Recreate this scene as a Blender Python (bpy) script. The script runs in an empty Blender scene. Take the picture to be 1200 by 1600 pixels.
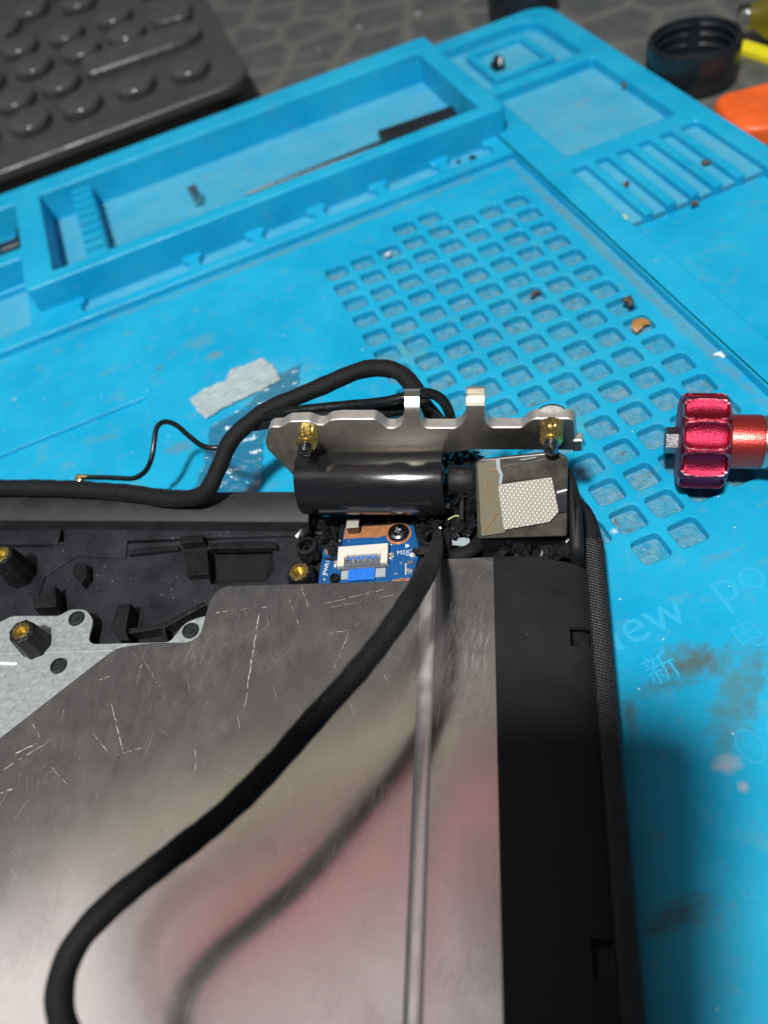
import bpy, bmesh, math, random
from mathutils import Vector, Matrix
from mathutils.geometry import tessellate_polygon
random.seed(7)
MM = 0.001
SC = bpy.context.scene
COL = SC.collection

# ------------------------------------------------------------------ camera
CAM = Vector((23.3, -87.7, 141.4))                      # millimetres
RX = Vector((0.97906, 0.079676, -0.187334))             # camera right
RD = Vector((-0.050225, -0.797241, -0.601569))          # camera down
RF = Vector((-0.197281, 0.59838, -0.776544))            # camera forward
FPX = 1260.0
cd = bpy.data.cameras.new('camera'); cam = bpy.data.objects.new('camera', cd); COL.objects.link(cam)
cam.matrix_world = Matrix(((RX.x, -RD.x, -RF.x, CAM.x*MM), (RX.y, -RD.y, -RF.y, CAM.y*MM), (RX.z, -RD.z, -RF.z, CAM.z*MM), (0, 0, 0, 1)))
cd.sensor_fit = 'VERTICAL'; cd.sensor_height = 24.0; cd.lens = FPX/1600*24.0
cd.clip_start = 0.002; cd.clip_end = 10
cd.dof.use_dof = True; cd.dof.focus_distance = 0.160; cd.dof.aperture_fstop = cd.lens/2.5
SC.camera = cam

# ------------------------------------------------------------------ light
world = bpy.data.worlds.new('World'); SC.world = world; world.use_nodes = True
bg = world.node_tree.nodes['Background']; bg.inputs[0].default_value = (0.97, 0.96, 1.0, 1); bg.inputs[1].default_value = 0.10
def lamp(name, loc, target, size, power, color, size_y=None, flat=None):
    ld = bpy.data.lights.new(name, 'AREA'); ld.energy = power; ld.color = color
    ld.shape = 'RECTANGLE' if size_y else 'DISK'; ld.size = size
    if size_y: ld.size_y = size_y
    o = bpy.data.objects.new(name, ld); COL.objects.link(o)
    o.location = Vector(loc)*MM
    d = (Vector(target)-Vector(loc)).normalized()
    o.rotation_euler = d.to_track_quat('-Z', 'Y').to_euler()
    if flat is not None: o.rotation_euler = (0, 0, flat)      # hangs level, turned about the vertical
    return o
lamp('desk_lamp', (-75, -350, 930), (10, 20, 0), 0.095, 12.6, (1.0, 0.985, 0.95))
lamp('reflection_fill_white', (-287, -96, 900), (0, 0, 0), 0.55, 0.32, (1.0, 0.90, 0.90), 0.24, 0.45)  # added light without a known source, brightens the sheet's lower reflection
lamp('reflection_fill_bright', (-650, -105, 900), (0, 0, 0), 0.36, 0.55, (1.0, 0.93, 0.92), 0.36, 0.45)  # added panel, no real window: bright reflection at the sheet's lower left
lamp('reflection_fill_pink', (-235, 140, 900), (0, 0, 0), 0.48, 0.125, (1.0, 0.44, 0.45), 0.13, 0.45)  # added strip of light, makes the pink band reflected in the sheet
lamp('reflection_fill_pale', (-300, 275, 900), (0, 0, 0), 0.75, 0.105, (1.0, 0.94, 0.70), 0.07, 0.42)  # added strip, no real shelf light: pale warm band in the sheet

vs = SC.view_settings; vs.view_transform = 'Standard'; vs.look = 'None'; vs.exposure = 0.0; vs.gamma = 1.0; vs.use_curve_mapping = False
SC.cycles.use_denoising = True
SC.cycles.max_bounces = 6
SC.cycles.use_adaptive_sampling = True; SC.cycles.adaptive_threshold = 0.03
SC.cycles.sample_clamp_indirect = 4.0

# ------------------------------------------------------------------ measuring helpers (millimetres)
def ray(px, py): return RX*((px-600)/FPX)+RD*((py-800)/FPX)+RF
def hit(px, py, p, n):
    d = ray(px, py); return CAM+d*((Vector(p)-CAM).dot(Vector(n))/d.dot(Vector(n)))
def W(px, py, z): return hit(px, py, (0, 0, z), (0, 0, 1))
def WY(px, py, y): return hit(px, py, (0, y, 0), (0, 1, 0))
def WX(px, py, x): return hit(px, py, (x, 0, 0), (1, 0, 0))
def W2(px, py, z):
    p = W(px, py, z); return (p.x, p.y)

# ------------------------------------------------------------------ materials
def new_mat(name):
    m = bpy.data.materials.new(name); m.use_nodes = True
    return m, m.node_tree, m.node_tree.nodes['Principled BSDF']
class NT:
    """small node helper working in millimetre object coordinates"""
    def __init__(s, name):
        s.m, s.t, s.b = new_mat(name)
        tc = s.t.nodes.new('ShaderNodeTexCoord')
        s.uv = tc.outputs['UV']
        v = s.t.nodes.new('ShaderNodeVectorMath'); v.operation = 'SCALE'; v.inputs[3].default_value = 1000.0
        s.t.links.new(tc.outputs['Object'], v.inputs[0]); s.mm = v.outputs[0]
    def lk(s, a, b): s.t.links.new(a, b)
    def val(s, sock, v):
        if hasattr(v, 'is_output') or isinstance(v, bpy.types.NodeSocket): s.lk(v, sock)
        else: sock.default_value = v
    def mapping(s, vec, scale=(1, 1, 1), rot=(0, 0, 0), loc=(0, 0, 0)):
        n = s.t.nodes.new('ShaderNodeMapping'); s.lk(vec, n.inputs[0])
        n.inputs['Location'].default_value = loc; n.inputs['Rotation'].default_value = rot; n.inputs['Scale'].default_value = scale
        return n.outputs[0]
    def noise(s, vec, scale, detail=3, rough=0.5, dist=0.0):
        n = s.t.nodes.new('ShaderNodeTexNoise'); s.lk(vec, n.inputs['Vector'])
        n.inputs['Scale'].default_value = scale; n.inputs['Detail'].default_value = detail; n.inputs['Roughness'].default_value = rough; n.inputs['Distortion'].default_value = dist
        return n.outputs['Fac']
    def wave(s, vec, scale, dist=0.0, dscale=1.0, direction='X'):
        n = s.t.nodes.new('ShaderNodeTexWave'); s.lk(vec, n.inputs['Vector']); n.bands_direction = direction
        n.inputs['Scale'].default_value = scale; n.inputs['Distortion'].default_value = dist; n.inputs['Detail Scale'].default_value = dscale
        return n.outputs['Fac']
    def voro(s, vec, scale, feature='F1', rnd=1.0):
        n = s.t.nodes.new('ShaderNodeTexVoronoi'); n.feature = feature; s.lk(vec, n.inputs['Vector'])
        n.inputs['Scale'].default_value = scale; n.inputs['Randomness'].default_value = rnd
        return n.outputs['Distance']
    def ramp(s, fac, a, b, va=0.0, vb=1.0):
        n = s.t.nodes.new('ShaderNodeMapRange'); s.lk(fac, n.inputs[0]); n.clamp = True
        n.inputs[1].default_value = a; n.inputs[2].default_value = b; n.inputs[3].default_value = va; n.inputs[4].default_value = vb
        return n.outputs[0]
    def math(s, op, a, b=0.0):
        n = s.t.nodes.new('ShaderNodeMath'); n.operation = op; s.val(n.inputs[0], a); s.val(n.inputs[1], b); return n.outputs[0]
    def mix(s, fac, a, b):
        n = s.t.nodes.new('ShaderNodeMix'); n.data_type = 'RGBA'; s.val(n.inputs[0], fac)
        s.val(n.inputs[6], a if not isinstance(a, tuple) else (*a[:3], 1)); s.val(n.inputs[7], b if not isinstance(b, tuple) else (*b[:3], 1))
        return n.outputs[2]
    def bump(s, h, dist=0.1, strength=1.0, nrm=None):
        n = s.t.nodes.new('ShaderNodeBump'); s.lk(h, n.inputs['Height']); n.inputs['Distance'].default_value = dist*MM; n.inputs['Strength'].default_value = strength
        if nrm: s.lk(nrm, n.inputs['Normal'])
        s.lk(n.outputs[0], s.b.inputs['Normal']); return n.outputs[0]
    def base(s, v): s.val(s.b.inputs['Base Color'], v if not isinstance(v, tuple) else (*v[:3], 1))
    def rough(s, v): s.val(s.b.inputs['Roughness'], v)
    def blob(s, c, r, rot=0.0, soft=0.75, nscale=0.30, namp=1.35):
        """patch with a ragged edge round c, 1 inside"""
        sub = s.t.nodes.new('ShaderNodeVectorMath'); sub.operation = 'SUBTRACT'; s.lk(s.mm, sub.inputs[0]); sub.inputs[1].default_value = (c[0], c[1], 0)
        v = s.mapping(sub.outputs[0], (1, 1, 0), (0, 0, rot)); v = s.mapping(v, (1/r[0], 1/r[1], 0))
        ln = s.t.nodes.new('ShaderNodeVectorMath'); ln.operation = 'LENGTH'; s.lk(v, ln.inputs[0])
        if not hasattr(s, '_bn'): s._bn = s.noise(s.mm, nscale, 7, 0.72)
        n = s._bn
        d = s.math('ADD', ln.outputs['Value'], s.math('MULTIPLY', s.math('SUBTRACT', n, 0.5), namp*2))
        return s.ramp(d, 1.0+soft*0.3, 1.0-soft, 0.0, 1.0)

def simple(name, col, rough=0.5, metal=0.0, var=0.0, nscale=0.5, bump=0.0, bscale=3.0, spec=0.5, dust=0.0):
    n = NT(name)
    if var:
        f = n.noise(n.mm, nscale, 5, 0.6)
        lo = tuple(max(0, c*(1-var)) for c in col); hi = tuple(min(1, c*(1+var)) for c in col)
        cc = n.mix(n.ramp(f, 0.3, 0.7), lo, hi)
        if dust:
            d1 = n.math('MULTIPLY', n.ramp(n.voro(n.mm, 0.55), 0.085, 0.04), n.ramp(f, 0.42, 0.55)); d2 = n.ramp(n.noise(n.mm, 2.2, 3, 0.8), 0.62, 0.80, 0, 0.10)
            cc = n.mix(n.math('MULTIPLY', n.math('MAXIMUM', d1, d2), dust), cc, (0.30, 0.31, 0.31))
        n.base(cc)
        n.rough(n.ramp(f, 0.3, 0.7, max(0.03, rough-0.1), min(1, rough+0.1)))
    else:
        n.base(col); n.rough(rough)
    n.b.inputs['Metallic'].default_value = metal
    n.b.inputs['Specular IOR Level'].default_value = spec
    if bump: n.bump(n.noise(n.mm, bscale, 4, 0.6), bump)
    return n.m

M = {}
BLUE = (0.002, 0.385, 0.66)
def silicone(name, dirt, stains=(), dusty=False):
    n = NT(name)
    f = n.noise(n.mm, 0.035, 5, 0.6)
    c = n.mix(n.ramp(f, 0.32, 0.68), (0.001, 0.335, 0.60), (0.016, 0.43, 0.69))
    if dusty: c = n.mix(n.ramp(n.noise(n.mm, 0.07, 4, 0.6), 0.25, 0.7, 0.25, 0.75), c, (0.13, 0.42, 0.56))
    sm = n.noise(n.mm, 0.16, 5, 0.7)
    c = n.mix(n.ramp(sm, 0.56, 0.80, 0, dirt), c, (0.17, 0.29, 0.32))
    gr = n.noise(n.mm, 1.1, 3, 0.75)
    c = n.mix(n.math('MULTIPLY', n.ramp(gr, 0.55, 0.75), n.ramp(sm, 0.38, 0.62, 0.08, 0.55)), c, (0.10, 0.20, 0.23))
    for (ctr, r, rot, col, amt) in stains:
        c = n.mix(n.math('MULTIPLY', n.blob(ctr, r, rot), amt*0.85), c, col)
    sp = n.voro(n.mm, 0.42)
    spm = n.math('MULTIPLY', n.ramp(sp, 0.10, 0.04), n.ramp(n.noise(n.mm, 0.05, 2), 0.46, 0.62))
    c = n.mix(n.math('MULTIPLY', spm, 0.75), c, (0.05, 0.07, 0.07))
    wt = n.voro(n.mapping(n.mm, (1, 1, 1), (0, 0, 0.6), (31, 17, 0)), 0.19)
    c = n.mix(n.math('MULTIPLY', n.ramp(wt, 0.055, 0.03), 0.7), c, (0.55, 0.68, 0.72))
    n.base(c); n.rough(n.ramp(sm, 0.3, 0.75, 0.30, 0.60))
    n.b.inputs['Specular IOR Level'].default_value = 0.28
    b1 = n.noise(n.mm, 1.6, 4, 0.6); b2 = n.noise(n.mm, 0.09, 3, 0.5)
    n.bump(n.math('ADD', n.math('MULTIPLY', b1, 0.12), b2), 0.35)
    return n.m
BRN = (0.075, 0.135, 0.135); GRY = (0.25, 0.36, 0.40); PINK = (0.46, 0.44, 0.44)
# mat coordinates of dirt that lies on the sheet (measured)
def matuv(px, py, z=0):
    p = W(px, py, z)-MAT_O; a = -MAT_A
    return (p.x*math.cos(a)-p.y*math.sin(a), p.x*math.sin(a)+p.y*math.cos(a))
MAT_O = Vector((-34.4, 112.5, 0)); MAT_A = math.radians(25.6)
stains = [
    (matuv(1085, 1035), (6.5, 3.6), 0.3, BRN, 1.15),
    (matuv(1045, 1070), (5.5, 1.6), 0.2, BRN, 0.7),
    (matuv(1150, 1090), (12, 3.6), -0.7, (0.07, 0.22, 0.27), 1.0),
    (matuv(1180, 1070), (9, 1.2), -0.8, BRN, 0.5),
    (matuv(985, 1120), (1.6, 4.5), 0.4, BRN, 0.8),
    (matuv(1060, 1430), (6.5, 2.6), 0.1, BRN, 0.8),
    (matuv(1135, 1195), (2.4, 1.5), 0.1, PINK, 0.8),
    (matuv(1162, 1230), (0.9, 0.9), 0.1, PINK, 0.8),
    (matuv(312, 535), (5, 3.2), 0.2, (0.10, 0.33, 0.42), 0.8),
    (matuv(335, 555), (2.8, 1.6), 0.2, (0.20, 0.24, 0.24), 0.9),
    (matuv(280, 700), (4.0, 2.0), 0.4, (0.13, 0.22, 0.25), 0.7),
    (matuv(640, 545), (4.5, 6), 0.3, (0.16, 0.36, 0.30), 0.6),
    (matuv(905, 660), (3.5, 6), 0.3, (0.10, 0.42, 0.42), 0.55),
    (matuv(420, 600), (14, 9), 0.5, (0.16, 0.45, 0.58), 0.55),
    (matuv(960, 830), (1.0, 0.8), 0.3, (0.7, 0.78, 0.8), 0.9),
    (matuv(1120, 870), (2.5, 1.0), 0.3, (0.16, 0.20, 0.20), 0.4),
    (matuv(1010, 430), (3, 16), 0.0, GRY, 0.5),
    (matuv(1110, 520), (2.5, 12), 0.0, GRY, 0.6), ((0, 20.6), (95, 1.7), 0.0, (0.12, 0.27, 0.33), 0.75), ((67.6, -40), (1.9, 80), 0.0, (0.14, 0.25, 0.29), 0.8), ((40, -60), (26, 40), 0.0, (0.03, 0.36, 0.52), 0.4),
    (matuv(250, 575), (1.2, 0.8), 0.0, BRN, 0.8), (matuv(160, 680), (6, 1.6), 0.3, (0.10, 0.30, 0.36), 0.6),
]
M['silicone'] = silicone('blue_silicone', 0.55, stains)
M['silicone_tray'] = silicone('blue_silicone_tray', 0.25)
M['silicone_dusty'] = silicone('dusty_blue_silicone', 0.8, dusty=True)
n = NT('dirty_glint_floor')
f = n.noise(n.mm, 0.55, 6, 0.7); g = n.voro(n.mm, 1.7)
c = n.mix(n.ramp(f, 0.36, 0.62), (0.03, 0.26, 0.42), (0.17, 0.33, 0.40))
c = n.mix(n.ramp(n.noise(n.mm, 0.075, 3, 0.7), 0.35, 0.65, 0.65, 0.0), c, (0.02, 0.33, 0.52))
c = n.mix(n.ramp(n.noise(n.mm, 0.6, 5, 0.75), 0.56, 0.68), c, (0.12, 0.10, 0.075))
n.base(n.mix(n.ramp(g, 0.13, 0.06), c, (0.55, 0.66, 0.68))); n.rough(n.ramp(f, 0.35, 0.65, 0.12, 0.6)); n.bump(n.math('ADD', n.math('MULTIPLY', g, 0.5), f), 0.28)  # pale flecks paint glitter highlights into the dirty floor colour
M['hole_floor'] = n.m
n = NT('raised_lettering'); n.base((0.020, 0.42, 0.68)); n.rough(0.5); M['lettering'] = n.m
# desk: grey rubber with rounded cells
n = NT('desk_rubber')
v = n.voro(n.mapping(n.mm, (1, 1, 1)), 0.040, 'F1', 0.55); e = n.voro(n.mm, 0.040, 'DISTANCE_TO_EDGE', 0.55)
f = n.noise(n.mm, 0.08, 5, 0.6)
c = n.mix(n.ramp(e, 0.02, 0.16), (0.135, 0.130, 0.118), (0.072, 0.080, 0.082))
c = n.mix(n.ramp(f, 0.45, 0.7, 0, 0.5), c, (0.13, 0.135, 0.135))
c = n.mix(n.ramp(n.voro(n.mapping(n.mm, (1, 1, 1), (0, 0, 0.4)), 0.05), 0.10, 0.05, 0, 0.7), c, (0.45, 0.48, 0.50))
n.base(c); n.rough(n.ramp(f, 0.3, 0.7, 0.35, 0.6)); n.bump(n.math('ADD', n.ramp(e, 0.0, 0.25), n.math('MULTIPLY', n.noise(n.mm, 0.5, 4), 0.4)), 0.25)
M['desk'] = n.m

M['black'] = simple('black_plastic', (0.009, 0.010, 0.012), 0.40, spec=0.35, dust=0.7, var=0.35, nscale=0.25, bump=0.02, bscale=6)
M['black_floor'] = simple('black_plastic_interior', (0.019, 0.021, 0.025), 0.40, spec=0.4, dust=0.9, var=0.45, nscale=0.12, bump=0.02, bscale=5)
M['black_rim'] = simple('black_plastic_rim', (0.020, 0.022, 0.025), 0.55, dust=0.5, var=0.25, nscale=0.2, bump=0.03, bscale=8)
M['gloss'] = None
n = NT('black_hinge_cover'); n.base((0.010, 0.011, 0.013)); f = n.noise(n.mapping(n.mm, (0.15, 1.0, 1.0)), 1.2, 5, 0.7); n.rough(n.ramp(f, 0.35, 0.7, 0.12, 0.26)); n.bump(f, 0.025); M['gloss'] = n.m
M['key'] = simple('keycap_plastic', (0.055, 0.060, 0.060), 0.22, var=0.25, nscale=0.2, bump=0.05, bscale=0.5)
M['kb'] = simple('keyboard_plastic', (0.050, 0.050, 0.052), 0.42, var=0.15, nscale=0.1)
M['cap'] = simple('cap_plastic', (0.012, 0.016, 0.020), 0.28, var=0.3, nscale=0.1, bump=0.03, bscale=1)
M['orange'] = simple('orange_plastic', (0.85, 0.13, 0.022), 0.45, var=0.18, nscale=0.12, bump=0.3, bscale=0.12)
M['yellow'] = simple('yellow_plastic', (0.80, 0.72, 0.02), 0.4, var=0.1, nscale=0.1)
M['steel'] = simple('nickel_steel', (0.60, 0.57, 0.53), 0.30, 1.0, var=0.12, nscale=0.4, bump=0.06, bscale=2.5)
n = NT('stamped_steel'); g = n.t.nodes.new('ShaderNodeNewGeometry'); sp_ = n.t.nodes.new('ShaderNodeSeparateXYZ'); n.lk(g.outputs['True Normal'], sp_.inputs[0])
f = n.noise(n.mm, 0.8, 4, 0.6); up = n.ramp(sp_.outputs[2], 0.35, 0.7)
n.base(n.mix(up, n.mix(n.ramp(f, 0.3, 0.7), (0.62, 0.58, 0.51), (0.70, 0.655, 0.58)), (0.92, 0.89, 0.84))); n.b.inputs['Metallic'].default_value = 1.0  # upward faces coloured paler, putting the bright overhead-lit edge into the steel
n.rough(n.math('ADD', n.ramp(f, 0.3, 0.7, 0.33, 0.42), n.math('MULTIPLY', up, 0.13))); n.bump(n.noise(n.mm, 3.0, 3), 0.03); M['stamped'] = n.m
M['steel_dark'] = simple('dark_steel', (0.30, 0.31, 0.32), 0.35, 1.0, var=0.3, nscale=0.8, bump=0.05, bscale=3)
M['screwsteel'] = simple('black_zinc_screw', (0.22, 0.22, 0.23), 0.25, 1.0, var=0.3, nscale=1.0)
M['brass'] = simple('brass', (0.80, 0.62, 0.22), 0.28, 1.0, var=0.08, nscale=0.8)
M['gold'] = simple('gold_plate', (0.95, 0.72, 0.30), 0.2, 1.0)
M['white'] = simple('connector_nylon', (0.72, 0.69, 0.60), 0.45, var=0.1, nscale=0.8)
M['grey_plastic'] = simple('grey_latch_plastic', (0.12, 0.13, 0.15), 0.5, var=0.2, nscale=1.0)
M['ffc'] = simple('blue_flex_cable', (0.02, 0.18, 0.72), 0.4, var=0.15, nscale=1.2)
M['copper'] = simple('bare_copper', (0.72, 0.30, 0.13), 0.38, 0.55, var=0.15, nscale=0.7)
M['solder'] = simple('solder', (0.80, 0.80, 0.78), 0.28, 1.0, bump=0.25, bscale=2.5)
M['silk'] = simple('white_silkscreen', (0.75, 0.78, 0.80), 0.6)
M['pad_grey'] = simple('grey_stiffener', (0.36, 0.42, 0.45), 0.5)
M['amber'] = simple('amber_bit', (0.45, 0.22, 0.06), 0.35, bump=0.3, bscale=1.2)
M['brown'] = simple('brown_crumb', (0.10, 0.075, 0.055), 0.6, var=0.4, nscale=0.8, bump=0.3, bscale=1)
M['lime'] = simple('pale_yellow_crumb', (0.62, 0.68, 0.30), 0.5, bump=0.3, bscale=1)
M['label'] = simple('smoky_label', (0.062, 0.058, 0.048), 0.28, var=0.35, nscale=0.3)
M['shard'] = simple('torn_black_plastic', (0.014, 0.015, 0.017), 0.22, var=0.3, nscale=0.5)
M['rivet'] = simple('black_rivet', (0.020, 0.024, 0.026), 0.38, var=0.3, nscale=0.8)
n = NT('blue_solder_mask'); f = n.noise(n.mm, 0.5, 3); n.base(n.mix(f, (0.006, 0.075, 0.24), (0.010, 0.11, 0.32))); n.rough(0.32); M['pcb'] = n.m
M['trace'] = simple('trace_under_mask', (0.012, 0.13, 0.38), 0.3)

def scratches(n, layers, amount):
    """union of fine line families, 0..1"""
    out = None
    for (rot, wid, length, thr, off) in layers:
        v = n.mapping(n.mm, (1, 1, 1), (0, 0, rot)); v = n.mapping(v, (1/wid, 1/length, 0.0), (0, 0, 0), (off, off*0.7, 0))
        f = n.noise(v, 1.0, 1, 0.5, 0.0)
        m = n.math('MULTIPLY', n.ramp(f, thr, thr+0.035), amount)
        out = m if out is None else n.math('MAXIMUM', out, m)
    return out
def seg_scratches(n, segs, z):
    out = None; wob = n.math('MULTIPLY', n.math('SUBTRACT', n.noise(n.mm, 0.35, 3, 0.6), 0.5), 0.9); brk = n.ramp(n.noise(n.mm, 0.9, 3, 0.7), 0.36, 0.56)
    for (x0, y0, x1, y1, w_) in segs:
        a = W(x0, y0, z); b = W(x1, y1, z); c = (a+b)/2; d = b-a; an = math.atan2(d.y, d.x); ln = d.length/2
        sub = n.t.nodes.new('ShaderNodeVectorMath'); sub.operation = 'SUBTRACT'; n.lk(n.mm, sub.inputs[0]); sub.inputs[1].default_value = (c.x, c.y+40, 0)
        sp = n.t.nodes.new('ShaderNodeSeparateXYZ'); n.lk(n.mapping(sub.outputs[0], (1, 1, 1), (0, 0, -an)), sp.inputs[0])
        dy = n.math('ABSOLUTE', n.math('ADD', sp.outputs[1], wob)); m1 = n.ramp(dy, w_, w_*0.3); m2 = n.ramp(n.math('ABSOLUTE', sp.outputs[0]), ln, ln*0.8)
        m = n.math('MULTIPLY', m1, m2); out = m if out is None else n.math('MAXIMUM', out, m)
    return n.math('MULTIPLY', out, brk)
def brushed(name, zones, col=(0.60, 0.58, 0.56), segs=(), sz=9.0):
    n = NT(name)
    s = scratches(n, [(0.35, 0.17, 14, 0.70, 3), (-0.9, 0.17, 9, 0.715, 11), (0.1, 0.17, 12, 0.71, 37)], 1.0)
    patch = n.ramp(n.noise(n.mm, 0.075, 3, 0.6), 0.42, 0.60)
    s = n.math('MULTIPLY', s, patch)
    for (ctr, r, rot, lay) in zones:
        zs = scratches(n, lay, 1.0)
        s = n.math('MAXIMUM', s, n.math('MULTIPLY', zs, n.blob(ctr, r, rot, 0.6, 0.25, 0.9)))
    pit = n.math('MULTIPLY', n.ramp(n.voro(n.mm, 0.55), 0.07, 0.03), n.ramp(n.noise(n.mm, 0.1, 2), 0.5, 0.6))
    s = n.math('MULTIPLY', n.math('MAXIMUM', s, pit), 0.62)
    if segs: s = n.math('MAXIMUM', s, seg_scratches(n, segs, sz))
    rub = n.math('MULTIPLY', n.ramp(n.noise(n.mapping(n.mm, (1, 1, 1), (0, 0, 0.5)), 0.055, 4, 0.6), 0.50, 0.68), n.ramp(n.noise(n.mapping(n.mapping(n.mm, (1, 1, 1), (0, 0, 0.3)), (4.0, 0.35, 1)), 1.0, 3, 0.7), 0.35, 0.7))
    haze = n.noise(n.mm, 0.12, 3, 0.65)
    brush = n.noise(n.mapping(n.mm, (3.0, 0.10, 1)), 1.0, 2, 0.6)
    n.base(n.mix(s, n.mix(haze, (col[0]*0.90, col[1]*0.90, col[2]*0.90), col), (0.80, 0.80, 0.80)))
    r = n.math('ADD', n.ramp(haze, 0.3, 0.75, 0.13, 0.18), n.math('MULTIPLY', brush, 0.05))
    n.rough(n.math('MAXIMUM', n.math('ADD', r, n.math('MULTIPLY', rub, 0.16)), n.math('MULTIPLY', s, 0.56)))
    n.val(n.b.inputs['Metallic'], n.ramp(n.noise(n.mapping(n.mm, (1.2, 0.5, 1)), 0.5, 4, 0.7), 0.3, 0.7, 0.975, 0.915))
    n.bump(n.noise(n.mm, 0.03, 2), 0.04)
    return n.m
fine = [(0.24, 0.16, 5.0, 0.60, 5), (0.06, 0.16, 6.0, 0.62, 9)]
mess = [(0.9, 0.17, 8, 0.69, 5), (-0.35, 0.17, 10, 0.69, 15)]

def galvanised():
    n = NT('galvanised_steel')
    f = n.voro(n.mm, 0.9); g = n.noise(n.mm, 0.9, 5, 0.7)
    n.base(n.mix(n.ramp(g, 0.3, 0.7), (0.34, 0.38, 0.385), (0.48, 0.52, 0.52))); n.b.inputs['Metallic'].default_value = 0.55
    n.rough(n.ramp(g, 0.3, 0.7, 0.42, 0.62)); n.bump(n.math('ADD', g, f), 0.05); return n.m
M['galv'] = galvanised()
M['bead'] = simple('worn_bright_fold', (0.93, 0.91, 0.90), 0.38, 0.92, var=0.04, nscale=0.2)  # paler than the sheet, so the fold's highlight is partly in its colour

def tape_mat():
    n = NT('black_film_tape'); f = n.noise(n.mm, 0.25, 5, 0.6)
    d1 = n.math('MULTIPLY', n.ramp(n.voro(n.mm, 0.6), 0.06, 0.03), n.ramp(f, 0.5, 0.6)); d2 = n.ramp(n.noise(n.mm, 1.8, 4, 0.8), 0.60, 0.80, 0, 0.06)
    n.base(n.mix(n.math('MAXIMUM', d1, d2), n.mix(f, (0.006, 0.007, 0.009), (0.012, 0.014, 0.016)), (0.22, 0.24, 0.25))); n.rough(n.ramp(f, 0.3, 0.7, 0.45, 0.6)); n.b.inputs['Specular IOR Level'].default_value = 0.3; n.bump(n.noise(n.mm, 5, 3), 0.012); return n.m
M['tape'] = tape_mat()
def woven_rim():
    n = NT('textured_black_plastic')
    a = n.wave(n.mapping(n.mm, (1, 1, 1), (0, 0, 0.33)), 0.55, 0.0, 1.0, 'Y'); b = n.wave(n.mapping(n.mm, (1, 1, 1), (0, 0, -0.5)), 0.9, 0, 1, 'X')
    h = n.math('MULTIPLY', n.ramp(a, 0.15, 0.8), n.ramp(b, 0.0, 0.5, 0.55, 1.0))
    n.base(n.mix(h, (0.004, 0.005, 0.006), (0.030, 0.032, 0.036))); n.rough(0.36); n.bump(h, 0.10); return n.m
M['woven'] = woven_rim()
def cloth(name, c0, c1, k=1.0):
    n = NT(name)
    a = n.wave(n.mapping(n.uv, (1, 1, 1), (0, 0, 0.7)), 0.38*k); b = n.wave(n.mapping(n.uv, (1, 1, 1), (0, 0, -0.7)), 0.38*k)
    h = n.math('MULTIPLY', a, b); f = n.noise(n.mm, 0.5, 4, 0.6)
    lint = n.math('MULTIPLY', n.ramp(n.voro(n.mm, 0.75), 0.07, 0.03), n.ramp(f, 0.5, 0.6))
    n.base(n.mix(lint, n.mix(n.math('MULTIPLY', h, n.ramp(f, 0.2, 0.7)), c0, c1), (0.25, 0.27, 0.28))); n.rough(0.72); n.b.inputs['Specular IOR Level'].default_value = 0.3
    n.b.inputs['Sheen Weight'].default_value = 0.03
    n.bump(n.math('ADD', n.math('MULTIPLY', h, 0.6), n.math('MULTIPLY', f, 0.8)), 0.10); return n.m
M['sleeve'] = cloth('black_cloth_sleeve', (0.003, 0.0035, 0.004), (0.014, 0.015, 0.017))
M['pvc'] = simple('black_cable_jacket', (0.006, 0.008, 0.009), 0.30, var=0.3, nscale=0.5, bump=0.05, bscale=0.8)
def mesh_patch():
    n = NT('silver_conductive_fabric')
    v = n.mapping(n.mm, (1, 1, 1), (0, 0, 0.15))
    a = n.wave(n.mapping(v, (1, 1, 1), (0, 0, 0.78)), 0.55); b = n.wave(n.mapping(v, (1, 1, 1), (0, 0, -0.78)), 0.55)
    h = n.math('MULTIPLY', n.ramp(a, 0.1, 0.7), n.ramp(b, 0.1, 0.7))
    n.base(n.mix(h, (0.42, 0.40, 0.35), (0.86, 0.83, 0.74))); n.b.inputs['Metallic'].default_value = 0.2; n.rough(0.45); n.bump(h, 0.12); return n.m
M['fabric'] = mesh_patch()
def film(name, col, alpha, rough, bump, bscale):
    n = NT(name); n.base(col); n.rough(rough); n.b.inputs['Alpha'].default_value = alpha
    n.bump(n.noise(n.mm, bscale, 5, 0.65, 0.5), bump); return n.m
n = NT('clear_film'); gls = n.t.nodes.new('ShaderNodeBsdfGlossy'); gls.inputs['Roughness'].default_value = 0.16; trn = n.t.nodes.new('ShaderNodeBsdfTransparent'); mxs = n.t.nodes.new('ShaderNodeMixShader')
bn = n.bump(n.noise(n.mm, 0.30, 4, 0.6, 0.6), 1.2); n.lk(bn, gls.inputs['Normal']); mxs.inputs[0].default_value = 0.17; trn.inputs[0].default_value = (0.90, 0.95, 0.96, 1)
n.lk(trn.outputs[0], mxs.inputs[1]); n.lk(gls.outputs[0], mxs.inputs[2]); n.lk(mxs.outputs[0], n.t.nodes['Material Output'].inputs[0]); M['film_clear'] = n.m
M['film_white'] = film('crumpled_tape', (0.70, 0.78, 0.76), 0.50, 0.22, 1.6, 0.30)
M['film_amber'] = film('amber_film', (0.21, 0.195, 0.135), 0.92, 0.22, 0.4, 0.18)
n = NT('red_anodised'); f = n.noise(n.mm, 4.0, 2, 0.5); gp = n.t.nodes.new('ShaderNodeNewGeometry'); wear = n.math('MULTIPLY', n.ramp(gp.outputs['Pointiness'], 0.53, 0.575), n.ramp(n.noise(n.mm, 0.8, 3), 0.35, 0.55))
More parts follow.
